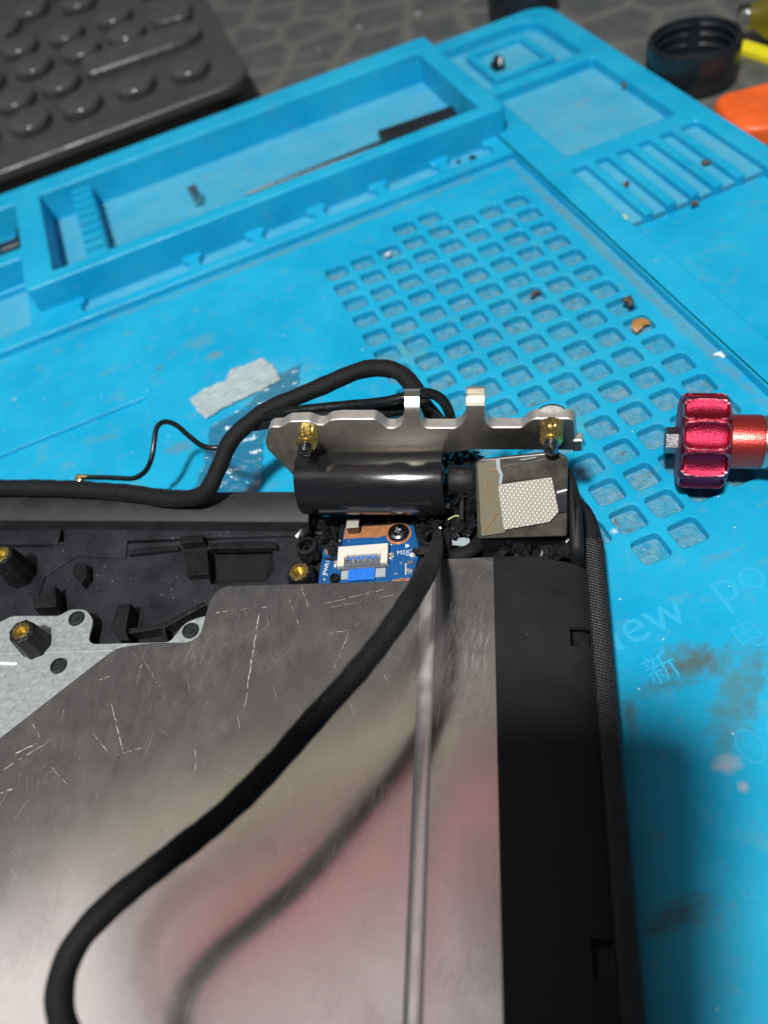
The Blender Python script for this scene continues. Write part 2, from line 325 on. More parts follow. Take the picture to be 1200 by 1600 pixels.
n.base(n.mix(wear, n.mix(f, (0.36, 0.020, 0.060), (0.52, 0.045, 0.095)), (0.80, 0.72, 0.74))); n.b.inputs['Metallic'].default_value = 1.0; n.rough(0.42); n.bump(f, 0.13); M['red'] = n.m
n = NT('red_anodised_shaft'); f = n.noise(n.mapping(n.mm, (1, 1, 1)), 2.5, 3, 0.6); n.base(n.mix(f, (0.55, 0.05, 0.05), (0.78, 0.10, 0.08))); n.b.inputs['Metallic'].default_value = 0.85; n.rough(0.32); n.bump(f, 0.05); M['redshaft'] = n.m
n = NT('clear_glass'); n.base((0.92, 0.95, 0.90)); n.rough(0.03); n.b.inputs['Transmission Weight'].default_value = 1.0; M['glass'] = n.m
n = NT('yellow_liquid'); n.base((0.70, 0.62, 0.08)); n.rough(0.1); n.b.inputs['Transmission Weight'].default_value = 0.6; M['liquid'] = n.m

# ------------------------------------------------------------------ object helpers
ROOTS = {}
def thing(name, label, cat, loc=(0, 0, 0), rz=0.0, group=None):
    o = bpy.data.objects.new(name, None); COL.objects.link(o); o.empty_display_size = 0.005
    o.location = Vector(loc)*MM; o.rotation_euler = (0, 0, rz); o['label'] = label; o['category'] = cat
    if group: o['group'] = group
    ROOTS[o.name] = Matrix.Translation(Vector(loc)) @ Matrix.Rotation(rz, 4, 'Z')
    return o
def tag(o, label, cat, group=None):
    o['label'] = label; o['category'] = cat
    if group: o['group'] = group
    return o
def root_matrix(p):
    while p is not None and p.parent is not None: p = p.parent
    return ROOTS.get(p.name, Matrix.Identity(4)) if p is not None else Matrix.Identity(4)
def build(name, verts, faces, mat, parent=None, smooth=None, local=False, uvs=None):
    """one mesh object from millimetre world coordinates"""
    me = bpy.data.meshes.new(name)
    vs_ = [Vector(v) for v in verts]
    origin = Vector((0, 0, 0))
    if parent is not None and not local:
        inv = root_matrix(parent).inverted(); vs_ = [inv @ v for v in vs_]
    if parent is None:
        lo = [min(v[i] for v in vs_) for i in range(3)]; hi = [max(v[i] for v in vs_) for i in range(3)]
        origin = Vector(((lo[0]+hi[0])/2, (lo[1]+hi[1])/2, lo[2])); vs_ = [v-origin for v in vs_]
    me.from_pydata([v*MM for v in vs_], [], faces)
    if uvs:
        ul = me.uv_layers.new(name='UVMap')
        for poly in me.polygons:
            for li, uv in zip(poly.loop_indices, uvs[poly.index]): ul.data[li].uv = uv
    bm = bmesh.new(); bm.from_mesh(me); bmesh.ops.recalc_face_normals(bm, faces=bm.faces); bm.to_mesh(me); bm.free()
    if smooth is not None:
        me.shade_smooth()
        if smooth < 179: me.set_sharp_from_angle(angle=math.radians(smooth))
    me.materials.append(M[mat] if isinstance(mat, str) else mat)
    o = bpy.data.objects.new(name, me); COL.objects.link(o)
    o.location = origin*MM
    if parent is not None: o.parent = parent
    return o
def area2(l): return sum(l[i][0]*l[(i+1) % len(l)][1]-l[(i+1) % len(l)][0]*l[i][1] for i in range(len(l)))
def ccw(l): return list(l) if area2(l) > 0 else list(reversed(l))
def rounded(l, r, k=4):
    """round the corners of a closed 2-D outline; r is one radius or one per corner"""
    out = []; n_ = len(l)
    for i in range(n_):
        p = Vector(l[i][:2]); a = Vector(l[i-1][:2]); b = Vector(l[(i+1) % n_][:2])
        rr = r[i] if isinstance(r, (list, tuple)) else r
        da = (a-p); db = (b-p); t = min(rr, da.length*0.49, db.length*0.49)
        if t < 1e-3: out.append((p.x, p.y)); continue
        q0 = p+da.normalized()*t; q1 = p+db.normalized()*t
        for j in range(k+1):
            s = j/k; q = q0*(1-s)**2+p*2*s*(1-s)+q1*s*s; out.append((q.x, q.y))
    return out
def rect(u0, v0, u1, v1, r=0.0, k=4):
    l = [(u0, v0), (u1, v0), (u1, v1), (u0, v1)]
    return rounded(l, r, k) if r else l
def inset(l, d):
    """l winds so that material is on its left"""
    out = []; n_ = len(l)
    for i in range(n_):
        p = Vector(l[i]); a = Vector(l[i-1]); b = Vector(l[(i+1) % n_])
        e0 = (p-a); e1 = (b-p)
        if e0.length < 1e-6: e0 = e1
        if e1.length < 1e-6: e1 = e0
        n0 = Vector((-e0.y, e0.x)).normalized(); n1 = Vector((-e1.y, e1.x)).normalized()
        m = (n0+n1); m = m/max(m.length, 1e-6); c = max(0.5, m.dot(n0))
        out.append((p.x+m.x*d/c, p.y+m.y*d/c))
    return out
def clean(l):
    out = []
    for p in l:
        if not out or (Vector(p)-Vector(out[-1])).length > 1e-3: out.append(tuple(p))
    if (Vector(out[0])-Vector(out[-1])).length < 1e-3: out.pop()
    return out
def plate_data(outer, holes, z0, z1, r=0.3, bottom=True, seg=3):
    loops = [clean(ccw(outer))]+[list(reversed(clean(ccw(h)))) for h in holes]
    V = []; F = []
    prof = [(0.0, z0), (0.0, z1-r)]+[(r*(1-math.cos(math.pi/2*j/seg)), z1-r+r*math.sin(math.pi/2*j/seg)) for j in range(1, seg+1)] if r > 0 else [(0.0, z0), (0.0, z1)]
    tops = []; bots = []
    for l in loops:
        rings = []
        for d, z in prof:
            ll = inset(l, d) if d else l
            i0 = len(V); V += [(x, y, z) for x, y in ll]; rings.append(i0)
        m = len(l)
        for a, b in zip(rings, rings[1:]):
            for i in range(m):
                j = (i+1) % m; F.append((a+i, a+j, b+j, b+i))
        tops.append((rings[-1], m)); bots.append((rings[0], m))
    for caps, flip in ((tops, False), (bots, True)):
        if flip and not bottom: continue
        idx = [i0+k for i0, m in caps for k in range(m)]
        tri = tessellate_polygon([[Vector((V[i0+k][0], V[i0+k][1], 0)) for k in range(m)] for i0, m in caps])
        for t in tri: F.append(tuple(idx[q] for q in t))
    return V, F
def plate(name, outer, holes, z0, z1, mat, parent=None, r=0.3, local=False, bottom=True, smooth=None):
    V, F = plate_data(outer, holes, z0, z1, r, bottom); return build(name, V, F, mat, parent, smooth, local)
def frame_plate(name, outer, holes, O, X, Y, t0, t1, mat, parent, r=0.2):
    """plate lying in the plane O + X,Y; its normal is X x Y"""
    V, F = plate_data(outer, holes, t0, t1, r); X = Vector(X); Y = Vector(Y); N = X.cross(Y); O = Vector(O)
    return build(name, [O+X*v[0]+Y*v[1]+N*v[2] for v in V], F, mat, parent)
def box(name, c, s, mat, parent=None, r=0.2, rz=0.0, local=False, smooth=None):
    l = rect(-s[0]/2, -s[1]/2, s[0]/2, s[1]/2, min(r, s[0]*.3, s[1]*.3) if r else 0, 3)
    V, F = plate_data(l, [], -s[2]/2, s[2]/2, min(r, s[2]*.3, s[0]*.3, s[1]*.3))
    ca, sa = math.cos(rz), math.sin(rz)
    return build(name, [(c[0]+x*ca-y*sa, c[1]+x*sa+y*ca, c[2]+z) for x, y, z in V], F, mat, parent, smooth, local)
def lathe(name, prof, O, axis, mat, parent=None, k=40, smooth=40, rfun=None, local=False):
    """prof: list of (radius, height along axis)"""
    A = Vector(axis).normalized(); X = A.orthogonal().normalized(); Y = A.cross(X); O = Vector(O)
    V = []; F = []
    for r, h in prof:
        for i in range(k):
            a = 2*math.pi*i/k; rr = r if rfun is None else rfun(r, h, a)
            V.append(O+A*h+(X*math.cos(a)+Y*math.sin(a))*rr)
    for j in range(len(prof)-1):
        for i in range(k):
            F.append((j*k+i, j*k+(i+1) % k, (j+1)*k+(i+1) % k, (j+1)*k+i))
    F.append(tuple(range(k))); F.append(tuple(range((len(prof)-1)*k, len(prof)*k)))
    return build(name, V, F, mat, parent, smooth, local)
def spline(pts, step=1.0):
    P = [Vector(p) for p in pts]; out = []
    for i in range(len(P)-1):
        p0 = P[i-1] if i else P[0]*2-P[1]; p1 = P[i]; p2 = P[i+1]; p3 = P[i+2] if i+2 < len(P) else P[-1]*2-P[-2]
        m = max(3, int((p2-p1).length/step))
        for j in range(m):
            t = j/m; out.append(0.5*((2*p1)+(p2-p0)*t+(2*p0-5*p1+4*p2-p3)*t*t+(3*p1-p0-3*p2+p3)*t**3))
    out.append(P[-1]); return out
def tube(name, pts, rad, mat, parent=None, k=16, flat=1.0, wob=0.0, step=0.8, taper=None):
    P = spline(pts, step); V = []; F = []; U = []; s = 0.0
    up = Vector((0, 0, 1)); rings = []; rr0 = random.random()*10
    T = [(P[min(i+1, len(P)-1)]-P[max(i-1, 0)]).normalized() for i in range(len(P))]
    side = T[0].cross(up)
    if side.length < 1e-3: side = T[0].orthogonal()
    side.normalize()
    for i, p in enumerate(P):
        side = (side-T[i]*side.dot(T[i])).normalized(); nn = side.cross(T[i]).normalized()
        if i: s += (P[i]-P[i-1]).length
        rings.append(s)
        r = rad*(taper(i/(len(P)-1)) if taper else 1.0)*(1+wob*math.sin(s*0.9+rr0)*math.sin(s*0.37+rr0*2))
        for q in range(k):
            a = 2*math.pi*q/k; V.append(p+(side*math.cos(a)+nn*math.sin(a)*flat)*r)
    for i in range(len(P)-1):
        for q in range(k):
            j = (q+1) % k; F.append((i*k+q, i*k+j, (i+1)*k+j, (i+1)*k+q))
            c = 2*math.pi*rad
            U.append(((q/k*c, rings[i]), ((q+1)/k*c, rings[i]), ((q+1)/k*c, rings[i+1]), (q/k*c, rings[i+1])))
    F.append(tuple(range(k))); U.append(tuple((0, 0) for _ in range(k)))
    F.append(tuple(range((len(P)-1)*k, len(P)*k))); U.append(tuple((0, 0) for _ in range(k)))
    return build(name, V, F, mat, parent, 60, uvs=U)
def sweep(name, prof, ys, mat, parent, closed=True, smooth=35, xoff=None):
    """profile (x,z) carried along y"""
    V = []; F = []; m = len(prof)
    for y in ys:
        for x, z in prof: V.append((x+(xoff(y) if xoff else 0), y, z))
    for i in range(len(ys)-1):
        for q in range(m if closed else m-1):
            j = (q+1) % m; F.append((i*m+q, i*m+j, (i+1)*m+j, (i+1)*m+q))
    if closed: F.append(tuple(range(m))); F.append(tuple(range((len(ys)-1)*m, len(ys)*m)))
    return build(name, V, F, mat, parent, smooth)
def lump(name, c, s, mat, parent=None, seed=0, amp=0.3, sub=2):
    rnd = random.Random(seed); bm = bmesh.new(); bmesh.ops.create_icosphere(bm, subdivisions=sub, radius=1)
    ph = [rnd.uniform(0, 6) for _ in range(6)]
    for v in bm.verts:
        k = 1+amp*(math.sin(v.co.x*2.7+ph[0])*math.sin(v.co.y*3.1+ph[1])+0.6*math.sin(v.co.z*4+ph[2])*math.sin(v.co.x*5+ph[3]))
        v.co = Vector((v.co.x*s[0]*k, v.co.y*s[1]*k, v.co.z*s[2]*k))
    V = [Vector(c)+v.co for v in bm.verts]; F = [[q.index for q in f.verts] for f in bm.faces]; bm.free()
    return build(name, V, F, mat, parent, 70)
def text(name, body, size, O, X, Y, mat, parent, depth=0.05, align='CENTER', local=False, offset=0.0):
    cu = bpy.data.curves.new(name, 'FONT'); cu.body = body; cu.size = size; cu.align_x = align; cu.align_y = 'CENTER'; cu.extrude = depth; cu.offset = offset; cu.resolution_u = 3
    to = bpy.data.objects.new(name, cu); COL.objects.link(to)
    bpy.context.view_layer.update()
    me = bpy.data.meshes.new_from_object(to.evaluated_get(bpy.context.evaluated_depsgraph_get()))
    X = Vector(X).normalized(); Y = Vector(Y).normalized(); N = X.cross(Y); O = Vector(O)
    V = [O+X*v.co.x+Y*v.co.y+N*v.co.z for v in me.vertices]; F = [list(p.vertices) for p in me.polygons]
    COL.objects.unlink(to); bpy.data.objects.remove(to); bpy.data.curves.remove(cu); bpy.data.meshes.remove(me)
    return build(name, V, F, mat, parent, None, local)

# ================================================================== desk
TZ = -5.5
o = build('desk', [(-900, -500, TZ), (900, -500, TZ), (900, 1500, TZ), (-900, 1500, TZ), (-900, -500, TZ-25), (900, -500, TZ-25), (900, 1500, TZ-25), (-900, 1500, TZ-25)],
          [(0, 1, 2, 3), (4, 5, 6, 7), (0, 1, 5, 4), (1, 2, 6, 5), (2, 3, 7, 6), (3, 0, 4, 7)], 'desk'); o['kind'] = 'structure'

# ================================================================== silicone repair mat (own frame: u to the right, v away)
mt = thing('repair_mat', 'bright blue silicone repair mat with trays and a grid of square holes under the laptop', 'mat', MAT_O, MAT_A)
L = -270.0
def mp(name, outer, holes, z0, z1, mat='silicone', r=0.5, bottom=False, parent=None): return plate(name, outer, holes, z0, z1, mat, parent or mt, r, True, bottom)
mp('base_sheet', rounded([(L, L), (128.5, L), (128.5, 113), (74, 113), (74, 103.5), (L, 103.5)], [2, 2, 10, 1, 1, 2]), [], TZ+0.02, -2.3, 'hole_floor', 0.3)
cells = [(c, r) for r in range(0, 15) for c in range(8)]+[(3, -1), (4, -1), (3, 15), (4, 15)]
holes = [rect(c*8.5-3.2, -r*8.5-3.15, c*8.5+3.2, -r*8.5+3.15, 1.5, 4) for c, r in cells]
holes.append(rounded([(L+4, L+4), (-64.5, L+4), (-64.5, -21), (L+4, -21)], 1.0))
mp('work_surface', [(L, L), (70.2, L), (70.2, 23), (L, 23)], holes, -2.48, 0.0, 'silicone', 0.45)
mp('sunken_panel', [(L, L), (-64, L), (-64, -20.5), (L, -20.5)], [], -2.49, -1.1, 'silicone', 0.2)
# ledge in front of the tray with notches between small posts
posts = [-77.5, -38.2, -16.7, 4.6, 26.3, 48.2, 67.0]
notches = []
for a, b in zip(posts, posts[1:]):
    notches.append(rounded([(a+2.8, 26.4), (b-2.8, 26.4), (b-1.9, 27.6), (b-1.9, 31.6), (b-3.3, 32.4), (b-3.3, 34.8), (a+3.3, 34.8), (a+3.3, 32.4), (a+1.9, 31.6), (a+1.9, 27.6)], 0.4))
notches = [nn for i, nn in enumerate(notches)]
notches.append(rounded([(L+4, 30), (-92, 30), (-92, 54), (L+4, 54)], 1.0))
mp('ledge', [(L, 22.2), (71.5, 22.2), (71.5, 36), (-84, 36), (-84, 55.5), (L, 55.5)], notches, -2.47, 2.5, 'silicone_tray', 0.6)
mp('notch_floor', [(L+1, 24), (71, 24), (71, 56), (L+1, 56)], [], -2.46, 0.2, 'silicone_dusty', 0.1)
TOP = 11.0
outer = rounded([(L, 55), (-89, 55), (-89, 34.4), (73.5, 34.4), (73.5, 103.5), (L, 103.5)], [1, 1, 2, 2, 2, 2])
tray_holes = [rect(-79.5, 40.2, 66.5, 92.5, 1.2), rect(L+4, 61.5, -88.5, 92.5, 1.2)]
mp('storage_tray', outer, tray_holes, -2.45, TOP, 'silicone_tray', 0.7)
mp('tray_floor', [(L+2, 60), (70, 60), (70, 95), (L+2, 95)], [], -2.44, 0.0, 'silicone_dusty', 0.1)
mp('tray_floor', [(-84, 38), (70, 38), (70, 60.5), (-84, 60.5)], [], -2.44, 0.0, 'silicone_dusty', 0.1)
# toothed bar: wall that steps down in small teeth
V = []; F = []
prof = [(92.4, 0.2)]
for i in range(9):
    v0 = 91-i*5.6; prof += [(v0, 8.8), (v0-2.4, 8.8), (v0-3.0, 5.2), (v0-5.0, 5.2)]
prof += [(40.3, 5.2), (40.3, 0.2)]
for u in (-68.9, -62.1): V += [(u, v, z) for v, z in prof]
m = len(prof)
for i in range(m): F.append((i, (i+1) % m, m+(i+1) % m, m+i))
F += [tuple(range(m)), tuple(range(m, 2*m))]
build('toothed_bar', V, F, 'silicone_tray', mt, None, True)
# right hand frame with compartments
fr = rounded([(69.4, L), (128.5, L), (128.5, 113), (72.9, 113), (72.9, 36.5), (69.4, 36.5)], [1, 1, 11, 1, 0.1, 0.1], 8)
fh = [rounded([(80, 66), (119.5, 66), (119.5, 105), (80, 105)], [2, 3, 10, 3], 6), rounded([(81, 8.6), (119.6, 8.6), (119.6, 60), (81, 60)], 1.5),
      rounded([(80.5, L+5), (122, L+5), (122, 1.2), (78.5, 1.2), (78.5, -30)], [1, 1, 2, 2, 1])]
mp('side_frame', fr, fh, -2.43, 2.6, 'silicone_tray', 0.7)
mp('compartment_floor', [(75, 4), (125, 4), (125, 110), (75, 110)], [], -2.42, -1.3, 'silicone_dusty', 0.1)
mp('slot_floor', [(76, -30.5), (125, -30.5), (125, 3), (76, 3)], [], -2.41, 0.3, 'silicone_dusty', 0.4)
mp('lower_panel', [(76, L+2), (125, L+2), (125, -31.2), (76, -31.2)], [], -2.40, -1.0, 'silicone', 0.1)
for i in range(5):
    u = 84.9+i*7.35
    mp('slot_divider', rect(u-1.45, -31.6, u+1.45, 1.6, 0.6), [], -1.6, 2.45-0.02*i, 'silicone_tray', 0.5)
mp('island_tray', rect(86.5, 70.2, 111, 97.6, 2.0), [rect(89.3, 73.2, 108, 94.6, 1.2)], -1.5, 2.0, 'silicone_tray', 0.6)
mp('island_floor', rect(88, 72, 110, 96), [], -1.45, -0.2, 'silicone_dusty', 0.1)
# raised writing
TX = (1, 0, 0); TY = (0, 1, 0)
e_ = matuv(1002, 971); w_ = matuv(1045, 952); p_ = matuv(1124, 915); q_ = matuv(1160, 900)
adv = Vector((q_[0]-e_[0], q_[1]-e_[1])); tdir = Vector((1, 0))
text('lettering', 'New  po', 11.0, ((e_[0]+q_[0])/2-4.6, (e_[1]+q_[1])/2-0.4, 0.02), TX, TY, 'lettering', mt, 0.10, 'CENTER', True)
g1 = matuv(1167, 990); g2 = matuv(1037, 1046)
zi = 0
for (u0, v0, u1, v1) in ((-3.4, 2.9, 3.4, 3.5), (-3.4, 0.2, 3.4, 0.8), (-3.4, -2.6, 3.4, -2.0), (-3.7, -3.0, -3.1, 3.6), (3.1, -3.0, 3.7, 3.6), (-0.3, -5.2, 0.3, 5.2), (-0.3, -5.2, 5.0, -4.6), (4.5, -5.2, 5.1, -3.2)):
    zi += 1; plate('lettering', rect(g1[0]+u0*0.6, g1[1]+v0*0.6, g1[0]+u1*0.6, g1[1]+v1*0.6), [], -0.05, 0.10+0.006*zi, 'lettering', mt, 0.02, True, False)
text('lettering', '新', 6.4, (g2[0]-0.3, g2[1], 0.02), TX, TY, 'lettering', mt, 0.10, 'CENTER', True, -0.012)
for px, py in ((1172, 1166), (1222, 1144)):
    c = matuv(px, py); l1 = [(c[0]+2.3*math.cos(a*math.pi/12), c[1]+3.2*math.sin(a*math.pi/12)) for a in range(24)]; l2 = [(c[0]+1.8*math.cos(a*math.pi/12), c[1]+2.7*math.sin(a*math.pi/12)) for a in range(24)]
    plate('lettering', l1, [l2], -0.05, 0.12, 'lettering', mt, 0.03, True, False)

# ================================================================== laptop chassis
lp = thing('laptop_chassis', 'opened black laptop base lying upside down on the blue mat with scratched metal sheet', 'laptop', (0, -40, 0))
SH = 9.0          # sheet height
FL = 4.2          # inner floor height
def yb(x): return 21.0-0.066*(x+34)          # back rim, outer edge at z 9
def Wp(pts, z): return [W2(x, y, z) for x, y in pts]
plate('bottom_shell', rounded([(-190, -170), (32.6, -170), (32.6, 4), (29, 13), (24, 16.5), (-25, yb(-25)-1), (-190, yb(-190)-1)], [2, 2, 3, 3, 3, 1, 1]), [], 0.15, 2.4, 'black', lp, 0.8)
plate('inner_floor', [(-188, -168), (30, -168), (30, 6), (22, 12), (-188, 14)], [Wp([(325, 858), (425, 856), (428, 890), (415, 908), (330, 912), (322, 890)], FL)], 2.2, FL, 'black_floor', lp, 0.25)
# back rim: rounded bar
ys = [-190, -150, -110, -80, -60, -45, -34, -27]
V = []; F = []; pr_ = [(-9.2, 2.3), (-9.0, 8.3), (-8.2, 8.95), (-4, 9.25), (-1.2, 8.9), (-0.2, 7.8), (0.3, 5.0), (0.0, 0.4)]
for x in ys: V += [(x, yb(x)+1.6+a, b) for a, b in pr_]
m = len(pr_)
for i in range(len(ys)-1):
    for q in range(m): F.append((i*m+q, i*m+(q+1) % m, (i+1)*m+(q+1) % m, (i+1)*m+q))
F += [tuple(range(m)), tuple(range((len(ys)-1)*m, len(ys)*m))]
build('back_rim', V, F, 'black_rim', lp, 40)
# side rim with woven texture
def xo(y): return 0.012*(y+40)*0.6
sweep('side_rim', [(29.6, 2.2), (29.7, 8.8), (30.1, 9.2), (31.2, 9.25), (32.9, 8.9), (33.5, 8.3), (33.7, 5.5), (33.3, 2.5), (32.4, 0.3)], [-172+i*6 for i in range(30)]+[5.2], 'woven', lp, xoff=xo)
sweep('inner_ledge', [(28.2, 2.2), (28.2, 5.6), (28.6, 6.0), (29.5, 6.1), (29.5, 2.2)], [-172, -100, -30, 12.5], 'black', lp)
# rounded shell corner and inner cheek of the hinge bay (stacked rounded slabs with big soft edges)
V, F = plate_data(rounded([(27.3, -1), (29.9, -1), (29.9, 6), (29.6, 10.5), (28.9, 15), (27.6, 18.2), (26.2, 18.2), (27.3, 13)], 1.2, 4), [], 2.0, 18.2, 1.0)
V = [(x, y, z-max(0.0, 6-y)*0.75*(1 if z > 12 else 0)) for x, y, z in V]
build('hinge_cheek', V, F, 'tape', lp, 50)
V, F = plate_data(rounded([(29.95, 3.5), (33.75, 3.5), (33.75, 6), (33.2, 10.5), (31.8, 14.2), (29.6, 16.6), (28.4, 16.6), (29.95, 12)], 1.6, 5), [], 0.6, 9.1, 1.3)
build('shell_corner', V, F, 'tape', lp, 50)
# metal sheet (left field)
lowz = [(W2(690, 1010, SH), (9, 12), 0.0, fine), (W2(390, 970, SH), (10, 5), 0.3, mess), (W2(440, 1050, SH), (4, 12), -0.15, mess), (W2(60, 1200, SH), (14, 9), 0.3, mess), (W2(590, 970, SH), (10, 6), 0.4, mess), (W2(620, 1260, SH), (16, 5), 0.4, fine), (W2(280, 1080, SH), (12, 5), 0.2, mess)]
def loc(zs): return [((c[0], c[1]+40), r, rot, lay) for c, r, rot, lay in zs]
rs = random.Random(11); SEG = [(330, 958, 372, 953, .16), (372, 953, 420, 948, .13), (408, 950, 396, 1010, .20), (398, 1000, 384, 1090, .22), (404, 960, 380, 1120, .12), (172, 1092, 194, 1185, .13), (155, 1062, 172, 1056, .15), (500, 945, 610, 918, .10), (510, 950, 640, 925, .09), (470, 915, 486, 960, .10), (450, 930, 470, 985, .09), (600, 1050, 620, 1100, .10), (180, 1180, 225, 1168, .09), (225, 1020, 214, 1070, .14), (20, 1180, 60, 1160, .2), (0, 1205, 90, 1150, .12), (505, 990, 545, 985, .1), (548, 980, 520, 1050, .09), (560, 1305, 585, 1350, .08), (560, 1290, 590, 1345, .07), (0, 1240, 20, 1232, .2), (470, 1220, 500, 1210, .09)]
for _ in range(16):
    x_, y_ = rs.uniform(30, 640), rs.uniform(930, 1350); a_ = rs.gauss(1.1, 0.5); l_ = rs.uniform(15, 70); SEG.append((x_, y_, x_+math.cos(a_)*l_, y_+math.sin(a_)*l_, rs.uniform(.05, .09)))
M['sheet'] = brushed('scratched_tinplate', loc(lowz), segs=SEG, sz=SH)
M['cover'] = brushed('scratched_tinplate_cover', loc([(W2(705, 970, 12), (2.2, 12), 0.0, fine), (W2(740, 890, 12), (7, 1.0), 0.0, mess), (W2(740, 1000, 12), (5, 14), 0.1, fine)]), (0.56, 0.54, 0.53))
outl = Wp([(180, 1012), (232, 1004), (296, 1003), (312, 992), (328, 934), (347, 915), (660, 906)], SH)
a0 = Vector(W2(180, 1012, SH)); a1 = Vector(W2(0, 1152, SH)); far = a0+(a1-a0)*2.6
xr = 0.2
poly = [(far.x, far.y)]+outl[:-1]+[(xr, outl[-1][1])]+[(xr+1.0, -165), (far.x, -165)]
poly = rounded(poly, [0.1, 2, 2, 2, 2.5, 2, 2.5, 0.3, 1, 1], 5)
plate('metal_sheet', poly, [], SH-0.6, SH, 'sheet', lp, 0.3)
# raised cover: fold line, metal strip and black film rolled over the right edge
HZ = 9.8
xs0 = 0.6
fold = [(0.9, SH-0.5), (1.0, HZ-0.1), (1.5, HZ), (8, HZ), (13.6, HZ), (13.6, HZ-0.8), (4, HZ-0.8), (2.0, HZ-0.9), (1.4, SH-0.5)]
def xt(y): return -0.016*y
ycov = [-165, -120, -90, -60, -40, -20, -5]
YB = 1.2
def backedge(x): return YB if x < 13 else (YB-2.2*((x-13)/15)**2)
V = []; F = []; m = len(fold)
for y in ycov+[YB]: V += [(x+xt(y)-0.9, y+(0.0 if x < 1.7 and y > 0 else 0), z) for x, z in fold]
for i in range(len(ycov)):
    for q in range(m): F.append((i*m+q, i*m+(q+1) % m, (i+1)*m+(q+1) % m, (i+1)*m+q))
F += [tuple(range(m)), tuple(range(len(ycov)*m, (len(ycov)+1)*m))]
build('raised_cover', V, F, 'cover', lp, 50)
bead = [(-0.6, SH-0.5)]+[(0.95-1.55*math.cos(math.pi*t/20), (SH-0.15)*(1-t/20)+(HZ-0.12)*(t/20)+0.70*math.sin(math.pi*t/20)**0.9) for t in range(21)]+[(2.5, SH-0.5)]
V = []; F = []; m = len(bead)
for y in ycov+[-1.6]: V += [(x+xt(y)-0.9, y, z) for x, z in bead]
for i in range(len(ycov)):
    for q in range(m): F.append((i*m+q, i*m+(q+1) % m, (i+1)*m+(q+1) % m, (i+1)*m+q))
F += [tuple(range(m)), tuple(range(len(ycov)*m, (len(ycov)+1)*m))]
build('cover_bead', V, F, 'bead', lp, 60)
film_p = [(12.7, HZ+0.16), (17, HZ+0.20), (21, HZ+0.20), (24, HZ+0.12), (26.3, HZ-0.05), (28.2, HZ-0.35), (29.3, HZ-0.7), (30.0, HZ-1.15)]
def filmshape():
    yy = [-165, -150, -120, -95, -78, -60, -46, -34, -22, -12, -6]
    cut = [(-14.6, -18.4), (-65.0, -70.2)]
    V = []; F = []
    top = film_p; under = [(x, z-0.7) for x, z in reversed(film_p)]
    prof = top+under; m = len(prof)
    rows = sorted(set(yy+[c for cc in cut for c in cc]+[YB]))
    for y in rows:
        for x, z in prof:
            V.append((x+xt(y)*(1 if x < 16 else 0.2)-(0.0), y+(backedge(x)-YB if y > 0 else 0), z))
    for i in range(len(rows)-1):
        mid = (rows[i]+rows[i+1])/2; incut = any(b < mid < a for a, b in cut)
        for q in range(m):
            # window near the rolled edge: leave out segments of the roll
            j = (q+1) % m
            seg = q if q < len(top) else 2*len(top)-2-q
            if incut and seg in (4, 5, 6) and q != len(top)-1 and q != m-1: continue
            F.append((i*m+q, i*m+j, (i+1)*m+j, (i+1)*m+q))
    F += [tuple(range(m)), tuple(range((len(rows)-1)*m, len(rows)*m))]
    return V, F
V, F = filmshape(); build('black_film', V, F, 'tape', lp, 40)
box('cover_end', (14.4, -1.9, 6.5), (26, 0.8, 5.2), 'black', lp, 0.2)
box('slot_backing', (28.0, -38, 5.6), (2.4, 70, 1.2), 'black', lp, 0.2)
# galvanised bracket
BZ = 8.0
br = [(-60, 985)]+[(0, 972), (18, 962), (45, 962), (92, 962), (102, 956), (110, 952), (134, 952), (146, 968), (138, 1000), (145, 1006), (265, 1003), (275, 990), (290, 972), (318, 962), (340, 962), (360, 1040), (200, 1100), (0, 1250), (-150, 1400)]
plate('keyboard_bracket', rounded(Wp(br, BZ), 1.2, 3), [], BZ-0.6, BZ, 'galv', lp, 0.15)
pa, pb = W(-40, 1022, BZ), W(182, 1016, BZ)
d = (pb-pa); 
tube('bracket_crease', [pa+Vector((0, 0, -0.10)), (pa+pb)/2+Vector((0, 0, -0.10)), pb+Vector((0, 0, -0.10))], 0.28, 'galv', lp, 10)
for px, py in ((120, 967), (298, 986), (92, 1041)):
    p = W(px, py, BZ)
    rv = lathe('rivet', [(1.75, 0), (1.75, 0.35), (1.6, 0.55), (1.25, 0.6), (1.2, 0.3), (0.75, 0.28), (0.7, 0.5), (0.25, 0.52), (0.2, 0.3)], p, (0, 0, 1), 'rivet', lp, 28)
pl_ = W(0, 1040, BZ)
box('weld_mark', W(18, 1037, BZ)+Vector((-1.0, 0, 0.1)), (5.0, 0.6, 0.25), 'silk', lp, 0.1, -0.05)
# standoffs with brass inserts
def insert(p, r, parent, h=1.2):
    def gear(rr, hh, a): return rr*(1+0.09*(1 if math.sin(a*12) > 0 else -0.4)) if rr > r*0.8 else rr
    nut = lathe('brass_insert', [(r, -h), (r, 0.1), (r*0.93, 0.22), (r*0.62, 0.22), (r*0.55, 0.05), (r*0.52, -h*1.6), (0.1, -h*1.6)], p, (0, 0, 1), 'brass', parent, 72, 25, gear)
    return nut
for px, py, zt, tw in ((33, 986, 14.0, 1), (2, 866, 13.0, 1)):
    p = W(px, py, zt)
    def fl(rr, hh, a): return rr*(1+0.05*math.cos(a*8)) if hh < zt*0.9 else rr
    st = lathe('standoff', [(3.4, FL-zt), (3.35, FL-zt+2), (2.7, -0.8), (2.55, -0.1), (2.35, 0), (1.8, 0), (1.75, -3), (0.1, -3)], p, (0, 0, 1), 'black', lp, 48, 35, fl)
    insert(p, 1.85, st)
p = W(467, 893, 8.6)
